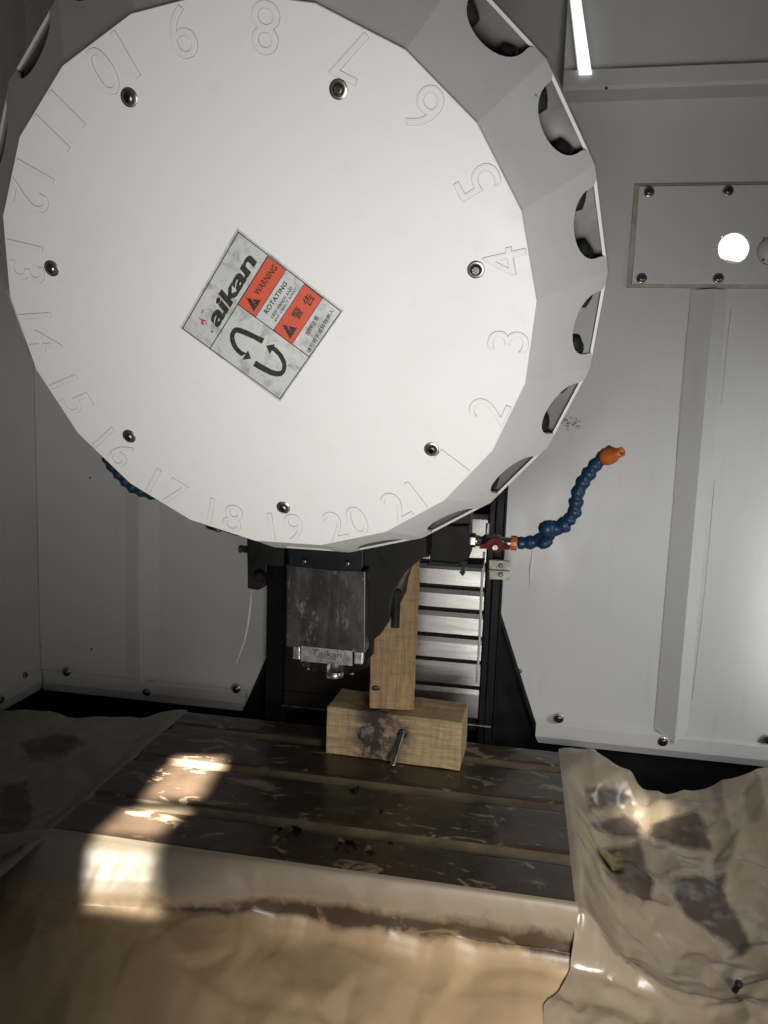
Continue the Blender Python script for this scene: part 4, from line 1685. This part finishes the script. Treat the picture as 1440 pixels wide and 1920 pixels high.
def smooth_prof(p, m):
    out = []
    n_ = len(p)
    for k in range(m + 1):
        t = k / m * (n_ - 1)
        i = min(n_ - 2, int(t))
        f_ = t - i
        P = [np.array(p[max(0, min(n_ - 1, i + d))]) for d in (-1, 0, 1, 2)]
        out.append(0.5 * ((2 * P[1]) + (-P[0] + P[2]) * f_ + (2 * P[0] - 5 * P[1] + 4 * P[2] - P[3]) * f_ ** 2 + (-P[0] + 3 * P[1] - 3 * P[2] + P[3]) * f_ ** 3))
    return out


RIDGE_F = ridge_field([
    ([(310, 1800), (330, 1840), (400, 1885), (520, 1905), (640, 1925)], .020, .014),
    ([(310, 1800), (350, 1770), (430, 1745), (560, 1760)], .012, .012),
    ([(60, 1690), (75, 1740), (70, 1800), (40, 1850)], .020, .010),
    ([(0, 1860), (90, 1850), (140, 1880), (130, 1930)], .022, .010),
    ([(170, 1720), (200, 1800), (190, 1900)], .014, .014),
    ([(620, 1790), (760, 1850), (900, 1880), (1050, 1890)], .010, .018),
    ([(760, 1770), (900, 1790), (1040, 1830)], .010, .012),
    ([(1000, 1800), (1060, 1850), (1080, 1920)], .012, .010),
], -.63)
MS = 130
PR, PL = smooth_prof(prof_r, MS), smooth_prof(prof_l, MS)
mb = MB()
NXg = 230
vs = []
FS = []
for i in range(NXg + 1):
    xi = i / NXg
    x = TX0 - .12 + (TX1 + .002 - (TX0 - .12)) * xi
    t = min(1, max(0, (x + 0.50) / 0.30))
    t = t * t * (3 - 2 * t)
    for k in range(MS + 1):
        y, z = PL[k] * (1 - t) + PR[k] * t
        s = k / MS
        a = min(1, max(0, (s - .06) / .25))
        b_ = min(1, max(0, (s - .5) / .3))
        b2_ = min(1, max(0, (s - .42) / .12))
        dz = 0.0
        fl_ = max(0, (s - .62) / .38)
        xo = x + (fl_ * .03 + .04 * min(1, max(0, (s - .44) / .08))) * max(0, xi - .6) / .4
        a *= min(1, max(0, (TX1 - .055 - xo) / .10))
        b_ *= a
        dz += a * b2_ * .22 * RIDGE_F(x, y)
        # large soft folds in the hanging part
        dz += b_ * .008 * math.sin((x * 9 + y * 7 + 1.5 * nz_(x, y, 4, 6)))
        z2 = z - max(0, TX0 - x) * .25
        kz = min(1, max(0, (xo - TX1 + .14) / .08)) * min(1, max(0, (.815 - y) / .03))
        z2 = z2 * (1 - kz) + (edge_z(y) - .002 - .035 * min(1, max(0, (xo - TX1 + .030) / .045))) * kz
        vs.append((xo, y + dz * .3, z2 + dz))
        FS.append((s, x))
fv = Facets(-.75, .45, -.05, 1.5, [(.15, .014), (.055, .0085), (.023, .0032)], 45).eval([(v[0], v[1] - 1.2 * (v[2] + .54)) for v in vs])
vs = [(x, y - .5 * f_ * k, z + f_ * k) for (x, y, z), f_, k in ((v, f_, min(1, max(0, (q[0] - .05) / .2)) * (.45 + .55 * min(1, max(0, (q[0] - .4) / .2))) * min(1, max(0, (TX1 - .055 - v[0]) / .10) if q[0] > .42 else 1)) for v, f_, q in zip(vs, fv, FS))]
mb.add(vs, [(i * (MS + 1) + k, i * (MS + 1) + k + 1, (i + 1) * (MS + 1) + k + 1, (i + 1) * (MS + 1) + k) for i in range(NXg) for k in range(MS)], 0, True)
fsht = mb.build('paper_sheet', M['paperfront'], label='large brown waxed paper draped over the front edge of the table', cat='paper', group='waxed paper sheets')
vals = []
for s, x in FS:
    q = s * (len(prof_r) - 1)
    st_ = max(0, 1 - abs(q - 4.9 - .7 * nz_(x, 0, 9, 2)) / (1.3 + 1.3 * min(1, max(0, (x + .35) / .4))))
    vals.append(0.10 + 0.85 * st_ * (.35 + .65 * min(1, max(0, (x + .42) / .12))))
tone = []
for s, x in FS:
    q = s * (len(prof_r) - 1)
    tone.append(max(0.0, min(1.0, (5.0 - q) / 1.5)))
at = fsht.data.attributes.new('tone', 'FLOAT', 'POINT')
at.data.foreach_set('value', tone)
at = fsht.data.attributes.new('stain', 'FLOAT', 'POINT')
at.data.foreach_set('value', vals)

# small stud poking through the paper at the lower right
p = on_sheet(1379, 1856, zr)
mb = MB()
mb.lathe([(0.0032, -.01), (0.0032, .008), (0.0045, .009), (0.0045, .012), (0.002, .0135)], frame_z((p.x, p.y, zr(p.x, p.y)), (0.2, -.3, 1)), 12)
mb.build('small_stud', M['rubber'], label='tiny dark stud poking through the paper at lower right', cat='stud')
